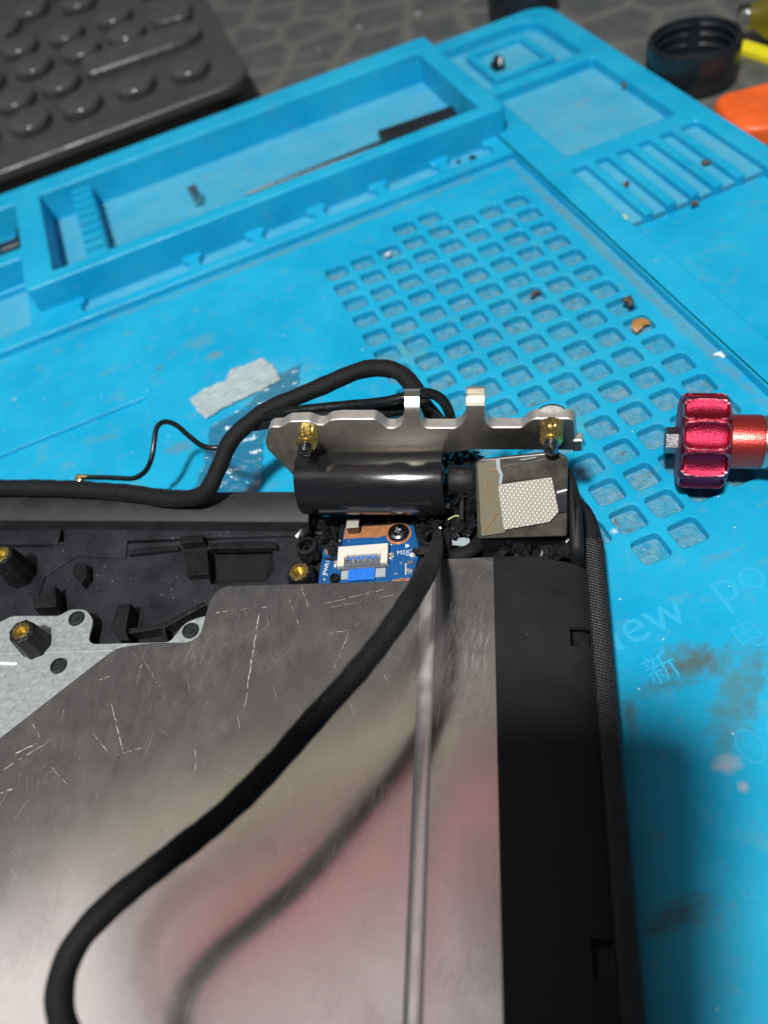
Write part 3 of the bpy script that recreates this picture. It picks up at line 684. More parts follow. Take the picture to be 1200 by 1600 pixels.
st = lathe('standoff', [(3.1, FL-8.6), (2.7, -0.6), (2.4, 0), (2.0, 0), (1.95, -3), (0.1, -3)], p, (0, 0, 1), 'black', lp, 36, 35)
insert(p, 2.0, st)
# interior clips and ribs
def clip(px, py, z, sx, sy, sz, rz=0.0, name='clip', mat='black'):
    p = W(px, py, z); return box(name, (p.x, p.y, z-sz/2), (sx, sy, sz), mat, lp, 0.25, rz)
def ribp(name, pts, z0, z1, mat='black'): return plate(name, Wp(pts, z1), [], z0, z1, mat, lp, 0.15)
ribp('clip', [(117, 880), (124, 878), (135, 882), (136, 900), (126, 912), (112, 896)], FL-0.2, FL+2.6)
ribp('clip', [(50, 933), (82, 931), (84, 948), (52, 950)], FL-0.2, FL+3.4)
ribp('clip', [(80, 915), (86, 914), (88, 948), (83, 948)], FL-0.2, FL+4.0)
ribp('clip', [(172, 980), (184, 945), (204, 942), (196, 985), (202, 1000), (186, 1000)], FL-0.2, FL+4.2)
ribp('rib', [(196, 982), (225, 978), (252, 974), (318, 940), (322, 945), (258, 980), (226, 986), (198, 990)], FL-0.2, FL+3.0)
ribp('rib', [(252, 976), (257, 975), (262, 1000), (256, 1003)], FL-0.2, FL+2.8)
ribp('clip', [(280, 838), (316, 835), (318, 846), (282, 849)], FL-0.2, FL+2.4)
ribp('clip', [(286, 862), (324, 858), (326, 896), (292, 899)], FL-0.2, FL+2.0)
ribp('rib', [(200, 858), (278, 852), (279, 858), (201, 866)], FL-0.2, FL+1.2)
ribp('rib', [(328, 848), (420, 845), (432, 848), (432, 855), (328, 857)], FL-0.2, FL+1.6)
ribp('floor_step', [(-40, 832), (96, 824), (90, 850), (-40, 850)], FL-0.2, FL+1.0, 'black_floor')
ribp('floor_step', [(100, 826), (470, 822), (470, 836), (100, 846)], FL-0.2, FL+0.7, 'black_floor')
ribp('floor_step', [(85, 847), (200, 838), (196, 872), (120, 868), (70, 900), (60, 930), (40, 925)], FL-0.2, FL+0.5, 'black_floor')
# black sheet under the opening stands in for the pocket's shade
box('well_shade_floor', (W(375, 880, 2).x, W(375, 880, 2).y, 2.35), (14, 9, 0.3), 'tape', lp, 0.1)

# ---- circuit board
PZ = 6.0
pcb = plate('circuit_board', rounded(Wp([(497, 912), (505, 854), (534, 853), (538, 826), (560, 822), (646, 820), (651, 842), (657, 862), (640, 912)], PZ), 0.5, 3), [], PZ-1.0, PZ, 'pcb', lp, 0.08)
def pz(name, pts, mat, dz=0.06, rr=0.3): return plate(name, rounded(Wp(pts, PZ), rr, 3), [], PZ-0.05, PZ+dz, mat, pcb, 0.02)
sx, sy = W2(623, 834, PZ)
cop = [W2(x, y, PZ) for x, y in [(537, 842), (540, 824), (600, 821), (626, 817)]]
ring = [(sx+2.75*math.cos(a), sy+2.75*math.sin(a)) for a in [math.radians(t) for t in range(95, -190, -15)]]
plate('copper_pad', cop[:3]+ring+[W2(590, 840, PZ), W2(570, 840, PZ)], [], PZ-0.05, PZ+0.07, 'copper', pcb, 0.02)
lathe('board_screw', [(2.25, 0), (2.25, 0.5), (1.9, 0.95), (1.0, 1.15), (0.35, 1.15), (0.3, 0.6)], (sx, sy, PZ+0.07), (0, 0, 1), 'screwsteel', pcb, 40)
for a in (0.4, 0.4+math.pi/2):
    box('screw_recess', (sx, sy, PZ+1.24), (1.5, 0.36, 0.12), 'solder', pcb, 0.03, a)
p = W(514, 861, PZ); lathe('round_pad', [(0.75, 0), (0.7, 0.08), (0.1, 0.09)], p, (0, 0, 1), 'copper', pcb, 20)
lathe('pad_ring', [(1.05, 0), (1.05, 0.04), (0.8, 0.045)], p, (0, 0, 1), 'grey_plastic', pcb, 24)
# connector
c0 = W(569, 872, PZ); c1 = W(530, 880, PZ); c2 = W(609, 874, PZ)
ex = Vector((c2.x-c1.x, c2.y-c1.y, 0)).normalized(); ey = Vector((-ex.y, ex.x, 0)); ang = math.atan2(ex.y, ex.x)
wconn = 10.6
def cb(name, u, v, z, su, sv, sz, mat, parent, r=0.12): 
    q = c0+ex*u+ey*v; return box(name, (q.x, q.y, PZ+z+sz/2), (su, sv, sz), mat, parent, r, ang)
con = cb('connector', 0, 1.0, 0, wconn, 2.4, 1.7, 'white', pcb)
for s in (-1, 1):
    cb('connector_arm', s*(wconn/2-0.75), -1.3, 0.02, 1.45, 2.6, 1.6, 'white', con)
    cb('connector_lug', s*(wconn/2-1.75), 0.1, 0.6, 0.6, 1.3, 1.25, 'white', con)
cb('latch', 0, -1.9, 0.3, wconn-2.6, 1.5, 1.0, 'grey_plastic', con)
cb('latch_bar', 0, -2.7, 0.2, wconn-0.6, 0.7, 0.8, 'grey_plastic', con)
for i in range(5):
    u = -2.5+i*1.22
    cb('contact', u, -0.55, 0.7, 0.66, 0.8, 0.35, 'ffc', con, 0.05)
    cb('contact_pin', u+0.5, -1.35, 1.25, 0.26, 0.6, 0.12, 'solder', con, 0.02)
cb('flex_cable', -0.2, -4.1, 0.5, 5.6, 3.4, 0.25, 'ffc', con, 0.05)
for s, w_2 in ((-3.8, 1.5), (3.7, 2.1)): cb('connector_foot', s, -3.9, 0.05, w_2, 2.4, 0.3, 'pad_grey', con, 0.05)
for s in (-1, 1): cb('solder_tab', s*(wconn/2+0.55), -0.6+0.5*s, 0.0, 1.1, 1.6, 0.45, 'solder', con, 0.2)
# small parts at the right edge
for px, py, su, sv, mat in ((640, 893, 1.2, 1.0, 'solder'), (641, 880, 1.4, 0.8, 'grey_plastic'), (645, 869, 1.2, 0.7, 'solder'), (634, 889, 0.2, 2.8, 'silk'), (640, 867, 1.6, 0.15, 'silk')):
    p = W(px, py, PZ); box('component', (p.x, p.y, PZ+0.25 if mat != 'silk' else PZ+0.02), (su, sv, 0.5 if mat != 'silk' else 0.08), mat, pcb, 0.08, ang)
plate('copper_edge', Wp([(613, 906), (640, 903), (640, 912), (610, 912)], PZ), [], PZ-0.05, PZ+0.06, 'copper', pcb, 0.02)
for k_, (xa, ya, xb, yb_) in enumerate([(612, 862, 616, 905), (618, 868, 622, 905), (509, 900, 527, 897), (542, 848, 600, 845)]):
    q0, q1 = W(xa, ya, PZ), W(xb, yb_, PZ); dd_ = q1-q0
    box('trace', ((q0.x+q1.x)/2, (q0.y+q1.y)/2, PZ+0.01), (dd_.length, 0.22, 0.06+0.004*k_), 'trace', pcb, 0.02, math.atan2(dd_.y, dd_.x))
for xa, ya in ((618, 897), (626, 880), (531, 845), (612, 850), (545, 846), (628, 905), (507, 905)):
    lathe('via', [(0.30, 0), (0.28, 0.06), (0.12, 0.06), (0.10, 0.01)], W(xa, ya, PZ), (0, 0, 1), 'solder', pcb, 12)
tp = W(633, 863, PZ+0.08); tq = W(660, 859, PZ+0.08)
text('board_print', 'M2X3', 1.4, W(633, 863, PZ+0.08), (ex), (ey), 'silk', pcb, 0.02)
a_ = W(509, 893, PZ+0.08); b_ = W(514, 872, PZ+0.08); dirx = (b_-a_).normalized(); diry = Vector((-dirx.y, dirx.x, 0))
text('board_print', 'JPWR1', 1.3, W(510, 887, PZ+0.08), dirx, diry, 'silk', pcb, 0.02)
t_ = W(636, 853, PZ); plate('board_arrow', [(t_.x-0.3, t_.y-0.55), (t_.x+0.65, t_.y), (t_.x-0.3, t_.y+0.55)], [], PZ, PZ+0.09, 'silk', pcb, 0.01)
# gasket block with woven top
g_ = W(551, 818, 8.3)
gb = box('gasket', (g_.x, g_.y, 7.1), (2.6, 2.2, 2.2), 'black', pcb, 0.2, 0.03); box('gasket_cloth', (g_.x, g_.y, 8.28), (2.65, 2.25, 0.2), 'fabric', pcb, 0.08, 0.03)
lathe('board_peg', [(1.2, -1.5), (1.1, 0.6), (0.9, 0.9), (0.7, 0.9), (0.65, 0.4), (0.1, 0.4)], W(524, 905, PZ), (0, 0, 1), 'black', lp, 24)

# ---- hinge
HX = Vector((1, -0.065, 0)).normalized(); HN = Vector((-0.065, -1, 0)).normalized()     # along the leaf, towards the viewer
HO = Vector((0, 20, 0))
def H(px, py, off=0.0): return hit(px, py, HO+HN*off, HN)
def hl(px, py): 
    p = H(px, py); return ((p-HO).dot(HX), p.z)
face = [(424, 667), (438, 667), (452, 659), (482, 658), (497, 664), (506, 664), (515, 657), (530, 655), (585, 655), (596, 662), (604, 669), (617, 669), (627, 664), (630, 640), (634, 650),
        (653, 650), (655, 652), (661, 667), (668, 669), (712, 669), (722, 662), (727, 652), (757, 652), (761, 662), (768, 668), (815, 668), (826, 658), (836, 654), (890, 654), (899, 658), (901, 685), (899, 704),
        (742, 703), (620, 718), (470, 748), (462, 745), (418, 704), (414, 692), (419, 672)]
face[13] = (631, 652)
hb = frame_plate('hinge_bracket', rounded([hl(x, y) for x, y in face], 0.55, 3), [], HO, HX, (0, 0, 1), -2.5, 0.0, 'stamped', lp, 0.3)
# bent tabs
def tab(name, px0, px1, rows):
    """strip following (py, offset towards the viewer)"""
    V = []; F = []; n_ = len(rows)
    for off2 in (0.0, -1.1):
        for py, off in rows:
            for px in (px0, px1):
                p = H(px, py, off); V.append(p+HN*off2*0.9+Vector((0, 0, off2*0.35)))
    for s in (0, 1):
        b = s*n_*2
        for i in range(n_-1): F.append((b+2*i, b+2*i+1, b+2*i+3, b+2*i+2))
    for i in range(n_-1):
        F.append((2*i, 2*i+2, n_*2+2*i+2, n_*2+2*i)); F.append((2*i+1, 2*i+3, n_*2+2*i+3, n_*2+2*i+1))
    F.append((0, 1, n_*2+1, n_*2)); e = 2*(n_-1); F.append((e, e+1, n_*2+e+1, n_*2+e))
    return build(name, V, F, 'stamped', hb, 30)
tab('hook', 728, 757, [(660, 0.05), (648, 0.1), (634, -0.2), (629, -0.9), (624, -2.2), (615, -2.6), (607, -2.0)])
tab('hook', 632, 655, [(658, 0.05), (645, 0.1), (636, -0.4), (628, -1.2), (620, -2.0), (611, -2.4)])
box('foot_nub', H(903, 690, -0.8), (2.0, 2.2, 3.0), 'stamped', hb, 0.4, -0.065)
for px, py in ((432, 0),): pass
def hscrew(px, py, ln, zoff=0.0, dirt=1.0):
    p = H(px, py)
    # head behind, insert and thread in front
    lathe('hinge_screw', [(2.9, -2.1), (2.9, -2.5), (2.3, -3.1), (1.0, -3.4), (0.2, -3.4)], p, HN, 'screwsteel', hb, 32)
    def kn(rr, h, a): return rr*(1+0.07*math.sin(a*14+h*2.2)) if rr > 1.85 else rr
    pr3 = [(0.3, 0.0), (2.0, 0.02)]+[(2.0, 0.1+ln*0.38*i/5) for i in range(1, 6)]+[(1.7, ln*0.44), (1.7, ln*0.52)]+[(2.05, ln*0.56+ln*0.3*i/5) for i in range(6)]+[(1.75, ln*0.88), (1.8, ln*0.94), (1.55, ln), (1.2, ln)]
    lathe('brass_insert', pr3, p, HN, 'brass', hb, 84, 50, kn)
    th = [(1.2, ln-0.2)]
    for i in range(5): th += [(1.3, ln+0.1+i*0.5), (1.02, ln+0.35+i*0.5)]
    th.append((0.2, ln+2.6)); lathe('screw_thread', th, p, HN, 'screwsteel', hb, 24, 25)
hscrew(862, 663, 4.7); hscrew(483, 677, 3.4)
# hinge cover: half pipe along the leaf
AX0 = WY(466, 742, 17.5); AX1 = WY(694, 735, 16.6)
ac = Vector((0, 16.3, 15.6)); rad = 6.7
def pipe(name, x0, x1, r0, r1, a0, a1, mat, parent, k=28):
    V = []; F = []
    for x in (x0, x0+0.3, (x0+x1)/2, x1-0.3, x1):
        c = Vector((x, ac.y-0.065*x, ac.z))
        s = 0.985 if x in (x0, x1) else 1.0
        for r in (r1*s, r0):
            for i in range(k+1):
                a = a0+(a1-a0)*i/k; V.append(c+Vector((0, -math.sin(a), math.cos(a)))*r)
    m = 2*(k+1)
    for j in range(4):
        for i in range(k):
            F.append((j*m+i, j*m+i+1, (j+1)*m+i+1, (j+1)*m+i)); F.append((j*m+k+1+i, j*m+k+2+i, (j+1)*m+k+2+i, (j+1)*m+k+1+i))
        F.append((j*m, (j+1)*m, (j+1)*m+k+1, j*m+k+1)); F.append((j*m+k, (j+1)*m+k, (j+1)*m+m-1, j*m+m-1))
    for j in (0, 4):
        for i in range(k): F.append((j*m+i, j*m+i+1, j*m+k+2+i, j*m+k+1+i))
    return build(name, V, F, mat, parent, 40)
hc = pipe('hinge_cover', AX0.x, AX1.x, rad-1.1, rad, math.radians(-75), math.radians(128), 'gloss', lp)
build('cover_wing', *(lambda q: ([*q, *[p-HN*1.0 for p in q]], [(0, 1, 2, 3), (4, 5, 6, 7), (0, 1, 5, 4), (1, 2, 6, 5), (2, 3, 7, 6), (3, 0, 4, 7)]))([H(417, 700, -1.9), H(464, 748, -1.9), H(500, 760, -1.9), H(470, 690, -1.9)]), 'gloss', lp)
lathe('hinge_pin', [(3.2, 0), (3.4, 0.5), (3.4, 20), (3.0, 20.5), (0.2, 20.5)], (AX0.x+6, ac.y-0.065*AX0.x, ac.z), HX, 'steel_dark', lp, 28)
lathe('hinge_barrel', [(3.0, 0), (3.2, 0.5), (3.2, 5), (2.8, 5.5), (2.6, 5.6), (0.2, 5.7)], (AX1.x+0.5, ac.y+1.5-0.065*AX1.x, ac.z-1.5), HX, 'tape', lp, 32)
la, lb = WY(500, 801, 11.2), WY(702, 787, 10.6)
box('cover_lip', (la+lb)/2, ((lb-la).length, 1.2, 0.5), 'black_rim', lp, 0.1, math.atan2(lb.y-la.y, lb.x-la.x))
box('bay_back', (0, 19.6, 5.5), (56, 1.0, 10.0), 'tape', lp, 0.2, -0.065)
box('bay_wall', (6.6, 13.5, 8.5), (1.0, 10, 9.0), 'black', lp, 0.2)
box('arm_block_under', (18.5, 8.5, 9.0), (16.5, 8.5, 9.5), 'black', lp, 0.3)
box('bay_floor', (3, 9, 4.6), (48, 12, 1.2), 'tape', lp, 0.2, -0.05)
# hinge arm, right: sloping plate with tape and woven patch
A1, A2, A3, A4 = WY(742, 722, 13.6), WY(886, 712, 12.8), WY(884, 838, 3.6), WY(746, 842, 3.6)
en = (A2-A1).cross(A4-A1).normalized(); en = en if en.z > 0 else -en
def onarm(px, py, off=0.0): return hit(px, py, A1+en*off, en)
def armplate(name, pts, off, th, mat, parent, r=0.12, rr=0.3):
    X = (A2-A1).normalized(); Y = en.cross(X)
    P = [onarm(x, y, off) for x, y in pts]; O = A1+en*off
    l = rounded([((p-O).dot(X), (p-O).dot(Y)) for p in P], rr, 3)
    return frame_plate(name, l, [], O, X, Y, -th, 0.0, mat, parent, r)
arm = armplate('hinge_arm', [(742, 726), (748, 718), (868, 706), (887, 716), (886, 838), (746, 842)], 0.0, 1.5, 'label', lp, 0.3, 0.6)
armplate('arm_tape', [(746, 724), (778, 717), (782, 735), (784, 755), (785, 800), (790, 832), (752, 838)], 0.35, 0.3, 'film_amber', arm, 0.05)
armplate('torn_edge', [(775, 717), (781, 717), (782, 732), (786, 742), (784, 756), (779, 756), (781, 742), (776, 733)], 0.55, 0.2, 'pad_grey', arm, 0.05, 0.1)
armplate('fabric_patch', [(778, 758), (862, 746), (867, 770), (873, 800), (858, 816), (787, 828)], 0.7, 0.35, 'fabric', arm, 0.08, 0.3)
armplate('arm_label', [(782, 728), (870, 714), (884, 722), (884, 768), (866, 772), (862, 744), (784, 754)], 0.25, 0.2, 'label', arm, 0.05)
armplate('arm_notch', [(870, 768), (886, 764), (886, 767), (870, 771)], 0.55, 0.3, 'silk', arm, 0.03, 0.1)
armplate('arm_notch', [(812, 718), (838, 714), (838, 717), (814, 721)], 0.55, 0.3, 'steel_dark', arm, 0.03, 0.1)
armplate('arm_block', [(868, 772), (886, 770), (886, 800), (872, 801)], 0.6, 0.6, 'black_floor', arm, 0.1, 0.1)
for pts in ([(752, 830), (770, 800), (783, 790)], [(752, 738), (768, 735), (782, 736)], [(775, 800), (770, 760), (772, 740)]):
    pass
for a, b in (((758, 830), (780, 796)), ((766, 735), (782, 734)), ((764, 790), (758, 750))):
    pa_, pb_ = onarm(*a, 0.42), onarm(*b, 0.42)
    tube('tape_wire', [pa_, (pa_+pb_)/2+en*0.12, pb_], 0.08, 'amber', arm, 8)

# ---- broken plastic round the hinge
def shards(name, px0, px1, py0, py1, z0, z1, count, seed, size=1.6, mat='black'):
    rnd = random.Random(seed); V = []; F = []
    for _ in range(count):
        px, py = rnd.uniform(px0, px1), rnd.uniform(py0, py1); z = rnd.uniform(z0, z1); c = W(px, py, z)
        X = Vector((rnd.gauss(0, 1), rnd.gauss(0, 1), rnd.gauss(0, .7))).normalized(); Y = X.orthogonal().normalized(); Nn = X.cross(Y)
        a, b, t = size*rnd.uniform(.5, 1.5), size*rnd.uniform(.25, .7), rnd.uniform(.25, .6)
        i0 = len(V); k = rnd.randint(4, 6)
        for s in (-1, 1):
            for q in range(k):
                an = 2*math.pi*q/k+rnd.uniform(-.3, .3); V.append(c+X*math.cos(an)*a+Y*math.sin(an)*b+Nn*s*t*rnd.uniform(.6, 1))
        F += [tuple(i0+q for q in range(k)), tuple(i0+k+q for q in range(k))]+[(i0+q, i0+(q+1) % k, i0+k+(q+1) % k, i0+k+q) for q in range(k)]
    o = build(name, V, F, 'shard', lp); o['kind'] = 'stuff'; return o
shards('broken_plastic', 465, 525, 815, 875, FL, FL+3.5, 46, 3, 1.5)
shards('broken_plastic', 655, 745, 775, 860, FL, FL+5, 90, 5, 1.5)
shards('broken_plastic', 698, 744, 700, 800, FL+2, FL+10, 90, 8, 2.0)
shards('broken_plastic', 700, 745, 770, 830, FL+2, FL+7, 60, 18, 2.2)
shards('broken_plastic', 775, 905, 826, 872, FL+1, FL+5.5, 110, 9, 1.9)
shards('broken_plastic', 545, 660, 798, 815, FL, FL+2.5, 30, 12, 1.4)
lathe('screw_boss', [(2.9, -4), (2.7, 0), (2.0, 0.1), (1.9, -3), (0.1, -3)], W(836, 858, 8.5), (0, 0, 1), 'black', lp, 30, 35)
lathe('screw_boss', [(2.6, -4), (2.5, 0), (1.9, 0.1), (1.8, -3), (0.1, -3)], W(672, 836, 8), (0, 0, 1), 'black', lp, 30, 35)
lathe('screw_boss', [(2.4, -3.5), (2.2, 0), (1.5, 0.1), (1.4, -3), (0.1, -3)], W(478, 852, 8.5), (0, 0, 1), 'black', lp, 26, 35)
cb2 = W(880, 850, 7); box('corner_bracket', (cb2.x, cb2.y, 6.0), (5, 3.2, 3.6), 'black_floor', lp, 0.3)
plate('light_pad', rounded(Wp([(700, 850), (708, 841), (732, 839), (735, 846), (726, 853)], 8.2), 0.5, 3), [], 7.9, 8.2, 'pad_grey', lp, 0.05)
tube('cloth_loop', [W(692, 872, 8), W(712, 868, 9.2), W(735, 860, 9.4), W(752, 845, 8.6), W(757, 832, 7)], 1.5, 'sleeve', lp, 12, 0.8, 0.08)
for pts in ([(716, 792), (722, 784), (728, 790), (722, 806), (716, 818)], [(700, 812), (712, 806), (722, 808)]):
    tube('frayed_wire', [W(x, y, 11-0.3*i) for i, (x, y) in enumerate(pts)], 0.16, 'lime', lp, 6)

# ================================================================== cables (each lies loose)
R_ = 2.05
c = tube('display_cable', [W(-60, 762, 11.2), W(0, 762, 11.2), W(100, 763, 11.2), W(200, 770, 11.0), W(270, 779, 11.4), W(318, 771, 13.5), W(343, 728, 17.5), W(360, 690, 20.5), W(390, 660, 22.5), W(425, 637, 24), W(500, 605, 26), W(556, 581, 26.5), W(590, 575, 26), W(622, 581, 25.2), W(645, 603, 24), W(664, 636, 22.5), W(690, 668, 20), W(700, 690, 17)], R_, 'sleeve', None, 20, 0.9, 0.05)
tag(c, 'thick black cloth-sleeved cable arching over the hinge and along the back rim', 'cable')
c = tube('speaker_cable', [W(395, 655, 21.5), W(430, 648, 25), W(470, 641, 26.5), W(540, 634, 27.5), W(600, 628, 29.5), W(640, 619, 30.5), W(668, 614, 30), W(690, 624, 28.5), W(702, 645, 26), W(706, 668, 23)], 1.15, 'pvc', None, 14, 0.9, 0.04)
tag(c, 'thinner black jacketed cable crossing in front of the metal tab behind hinge bracket', 'cable')
c = tube('hinge_cable', [W(395, 662, 20), W(440, 655, 23.5), W(480, 652, 25), W(540, 646, 25.5), W(600, 640, 26), W(632, 636, 26), W(662, 645, 24), W(690, 668, 21)], 1.9, 'sleeve', None, 14, 0.85, 0.04)
tag(c, 'flat black cable lying just behind the top edge of the hinge bracket', 'cable')
ant = thing('antenna_lead', 'thin black wire with a tiny gold plug looping above the blue mat', 'wire', W(240, 720, 8))
tube('wire', [W(136, 746, 10), W(160, 746, 10), W(185, 747, 10.2), W(210, 747, 10.5), W(228, 735, 12), W(237, 715, 14), W(241, 690, 16), W(245, 668, 18), W(257, 659, 19), W(275, 664, 19.5), W(295, 681, 19.5), W(315, 696, 19.5), W(333, 700, 19.5), W(350, 698, 19)], 0.62, 'pvc', ant, 12)
ga, gb_ = W(120, 746, 10), W(138, 745, 10); gd = (gb_-ga)
lathe('gold_plug', [(0.2, 0), (0.75, 0.05), (0.8, 0.9), (0.6, 1.0), (0.6, 1.6), (0.72, 1.7), (0.7, gd.length), (0.2, gd.length+0.1)], ga, gd, 'gold', ant, 20)
lathe('plug_socket', [(1.0, -0.9), (1.0, 0.2), (0.8, 0.35), (0.2, 0.35)], W(124, 747, 10), (0.1, 0, 1), 'gold', ant, 24)
ZC = 28.5
c = tube('power_cable', [W(683, 834, 8.5), W(684, 846, 12), W(679, 866, 17), W(666, 894, 23.5), W(647, 928, 28), W(605, 990, 29), W(552, 1056, 29.5), W(490, 1124, 29.5), W(425, 1198, 29.5), W(350, 1272, 29.5), W(265, 1340, 29.5), W(180, 1408, 29.5), W(122, 1470, 29.5), W(96, 1530, 29.5), W(96, 1590, 29.5), W(125, 1660, 29), W(180, 1740, 28)], 1.95, 'sleeve', None, 22, 0.9, 0.045, taper=lambda t: 0.42+0.58*min(1, t*5.5))
tag(c, 'black cloth cable curving low across the metal sheet towards the lower left', 'cable')

# ================================================================== red screwdriver
K0 = W(1060, 705, 10.6)
sd = thing('screwdriver', 'red anodised metal screwdriver with scalloped wheel grip lying on the mat at right edge', 'screwdriver', (K0.x, K0.y, 0))
KA = (W(1195, 700, 9.8)-W(1058, 693, 10.6)); KA.z = 0; KA.normalize()
kc = W(1058, 690, 9.6); kc.z = 10.0
def scal(rr, h, a):
    if rr < 9.0: return rr
    ph_ = ((a/(2*math.pi)*10+0.25) % 1.0-0.5)*2; w_ = 0.84*math.sqrt(max(0.0, 1-((h-4.75)/4.2)**8))
    return rr-(1.55*math.sqrt(max(0.0, 1-(ph_/w_)**2)) if w_ > 0.05 and abs(ph_) < w_ else 0.0)
lathe('grip_wheel', [(3, 0), (8.2, 0.0), (8.95, 0.25)]+[(9.75-max(0, 0.5*(1-i/1.5))-max(0, 0.5*(1-(16-i)/1.5)), 0.5+8.5*i/16) for i in range(17)]+[(8.95, 9.25), (8.2, 9.5), (3, 9.5)], kc, KA, 'red', sd, 240, 32, scal)
lathe('shaft', [(5.4, 9.4), (5.5, 9.8), (5.5, 15.6), (5.3, 15.8), (5.3, 16.0)], kc, KA, 'redshaft', sd, 64, 30)
lathe('silver_ring', [(5.25, 15.9), (5.35, 16.0), (5.35, 16.9), (5.25, 17.0)], kc, KA, 'steel', sd, 64, 30)
lathe('shaft', [(5.3, 16.9), (5.5, 17.1), (5.5, 70), (5.0, 71)], kc, KA, 'redshaft', sd, 64, 30)
lathe('hex_tip', [(2.2, -2.6), (2.7, -2.3), (2.7, 0.2)], kc, KA, 'steel_dark', sd, 6, 20)

# ================================================================== things on the desk
def kbh(px, py, off=0.0): return hit(px, py, KP+KN*off, KN)
kx = Vector((math.cos(MAT_A), math.sin(MAT_A), 0)); kyv = Vector((-math.sin(MAT_A), math.cos(MAT_A), 0))
tilt = math.radians(4); KY = (kyv*math.cos(tilt)+Vector((0, 0, math.sin(tilt)))).normalized(); KN = kx.cross(KY).normalized()
KP = W(300, 150, 11)
kb = thing('keyboard', 'black keyboard with round keys at the upper left behind the mat', 'keyboard', (KP.x-40, KP.y+60, TZ))
def kl(px, py): 
    p = kbh(px, py); return ((p-KP).dot(kx), (p-KP).dot(KY))
k_out = [kl(x, y) for x, y in [(-60, 292), (120, 223), (300, 152), (380, 112), (330, -60)]]
corner = kl(388, 118)
xr_ = kl(375, 90)[0]; y0_ = kl(120, 223)[1]
l = rounded([(-160, y0_-1.0), (xr_, y0_+0.5), (xr_+2.0, y0_+190), (-160, y0_+190)], [3, 13, 8, 3], 8)
frame_plate('keyboard_body', l, [], KP, kx, KY, -3.6, 0.0, 'kb', kb, 1.3)
l2 = rounded([(-158, y0_+7.0), (xr_-7, y0_+8.5), (xr_-5.0, y0_+188), (-158, y0_+188)], [3, 13, 8, 3], 8)
frame_plate('keyboard_shadow_body', l2, [], KP, kx, KY, -14.5, -3.4, 'cap', kb, 0.5)  # near-black inset body stands in for the shadow gap under the keyboard
keys = [(50, 197, 1), (130, 170, 1), (213, 140, 1), (297, 113, 1), (-32, 226, 1), (27, 163, 1), (97, 137, 1), (-48, 190, 1), (55, 110, 1), (130, 85, 1), (200, 60, 1), (-20, 137, 1), (33, 80, .95), (105, 60, .95), (180, 33, .95), (-42, 105, .95), (20, 42, .95), (62, 22, .95), (118, 8, .95), (140, 28, .9), (-25, 62, .9), (205, -2, .9), (45, -12, .9), (0, 20, .9)]
keys = [k for k in keys if k[:2] not in ((140, 28), (62, 22), (20, 42), (118, 8), (45, -12), (0, 20), (205, -2), (-25, 62))]
keys += [(8, 50, .95), (50, 22, .95), (125, 10, .95), (-10, 75, .9), (80, -5, .9)]
keyo = None
kr = 8.4
for px, py, sc in keys:
    u, v = kl(px, py)
    if keyo is None:
        prof = [(kr-0.3, 0.0), (kr, 0.4), (kr, 2.8), (kr-0.5, 3.6), (kr-1.2, 3.9), (kr*0.5, 3.4), (0.3, 3.2)]
        base_p = KP+kx*u+KY*v
        keyo = lathe('key', prof, base_p, KN, 'key', kb, 36, 50); k_u, k_v = u, v
    else:
        q = keyo.copy(); COL.objects.link(q); q.parent = kb
        d3 = (kx*(u-k_u)+KY*(v-k_v)); q.location = keyo.location+d3*MM
def longkey(pts, mat='key'):
    l = rounded([kl(x, y) for x, y in pts], 5.5, 6); return frame_plate('key', l, [], KP, kx, KY, 0.0, 3.7, mat, kb, 0.9)
longkey([(136, 132), (300, 76), (322, 56), (300, 44), (132, 102)])
longkey([(240, 52), (300, 38), (300, 8), (232, 16)])
longkey([(222, 5), (290, -10), (270, -28), (210, -12)])

bc = W(1087, 56, 11); 
o = lathe('bottle_cap', [(14.2, 0.0), (15.0, 0.4), (15.2, 1.2), (15.2, 13.2), (14.9, 14.0), (14.3, 14.3), (13.7, 14.0), (13.6, 12.6), (12.9, 12.0), (13.5, 11.3), (13.5, 9.4), (12.9, 8.8), (13.5, 8.1), (13.5, 6.0), (12.9, 5.4), (13.5, 4.7), (13.4, 2.2), (10, 1.9), (0.5, 1.9)], (79.7, 208, TZ), (0, 0, 1), 'cap', None, 96, 35,
          lambda r, h, a: r+(0.10*math.sin(a*60) if r > 15.1 else 0)+(0.5 if 12.85 < r < 12.95 and abs(math.sin(a-0.6)) < 0.12 else 0))
tag(o, 'black threaded bottle cap standing open side up on the desk', 'cap')
b2 = W(815, -14, 4)
o = lathe('dark_lid', [(13, 0), (13.8, 0.5), (14, 1.5), (14, 12), (13.5, 13), (11, 13.3), (0.5, 13.3)], (b2.x, b2.y, TZ), (0, 0, 1), 'cap', None, 64, 35)
tag(o, 'dark round lid at the top edge behind the mat corner', 'lid')
op = [(1116, 158), (1128, 148), (1200, 130), (1260, 118), (1270, 190), (1200, 203), (1160, 205), (1138, 192), (1122, 172)]
V, F = plate_data(rounded(Wp(op, TZ+4.5), 4, 5), [], TZ+0.03, TZ+5.5, 2.2)
o = build('pry_tool', V, F, 'orange', None, 60); tag(o, 'bright orange plastic tool end on the desk right of the mat', 'tool')
y1, y2 = W(1150, 66, TZ+2), W(1230, 92, TZ+2)
yd = (y2-y1); yo = thing('yellow_strip', 'flat bright yellow strip on the desk beside the black cap', 'strip', (y1.x, y1.y, TZ))
box('strip_body', ((y1.x+y2.x)/2, (y1.y+y2.y)/2, TZ+1.2), (yd.length+4, 6.0, 2.2), 'yellow', yo, 0.5, math.atan2(yd.y, yd.x))
g0 = W(1152, 22, 6); g0.z = TZ+10.5; gdir = Vector((0.93, -0.12, 0)).normalized()
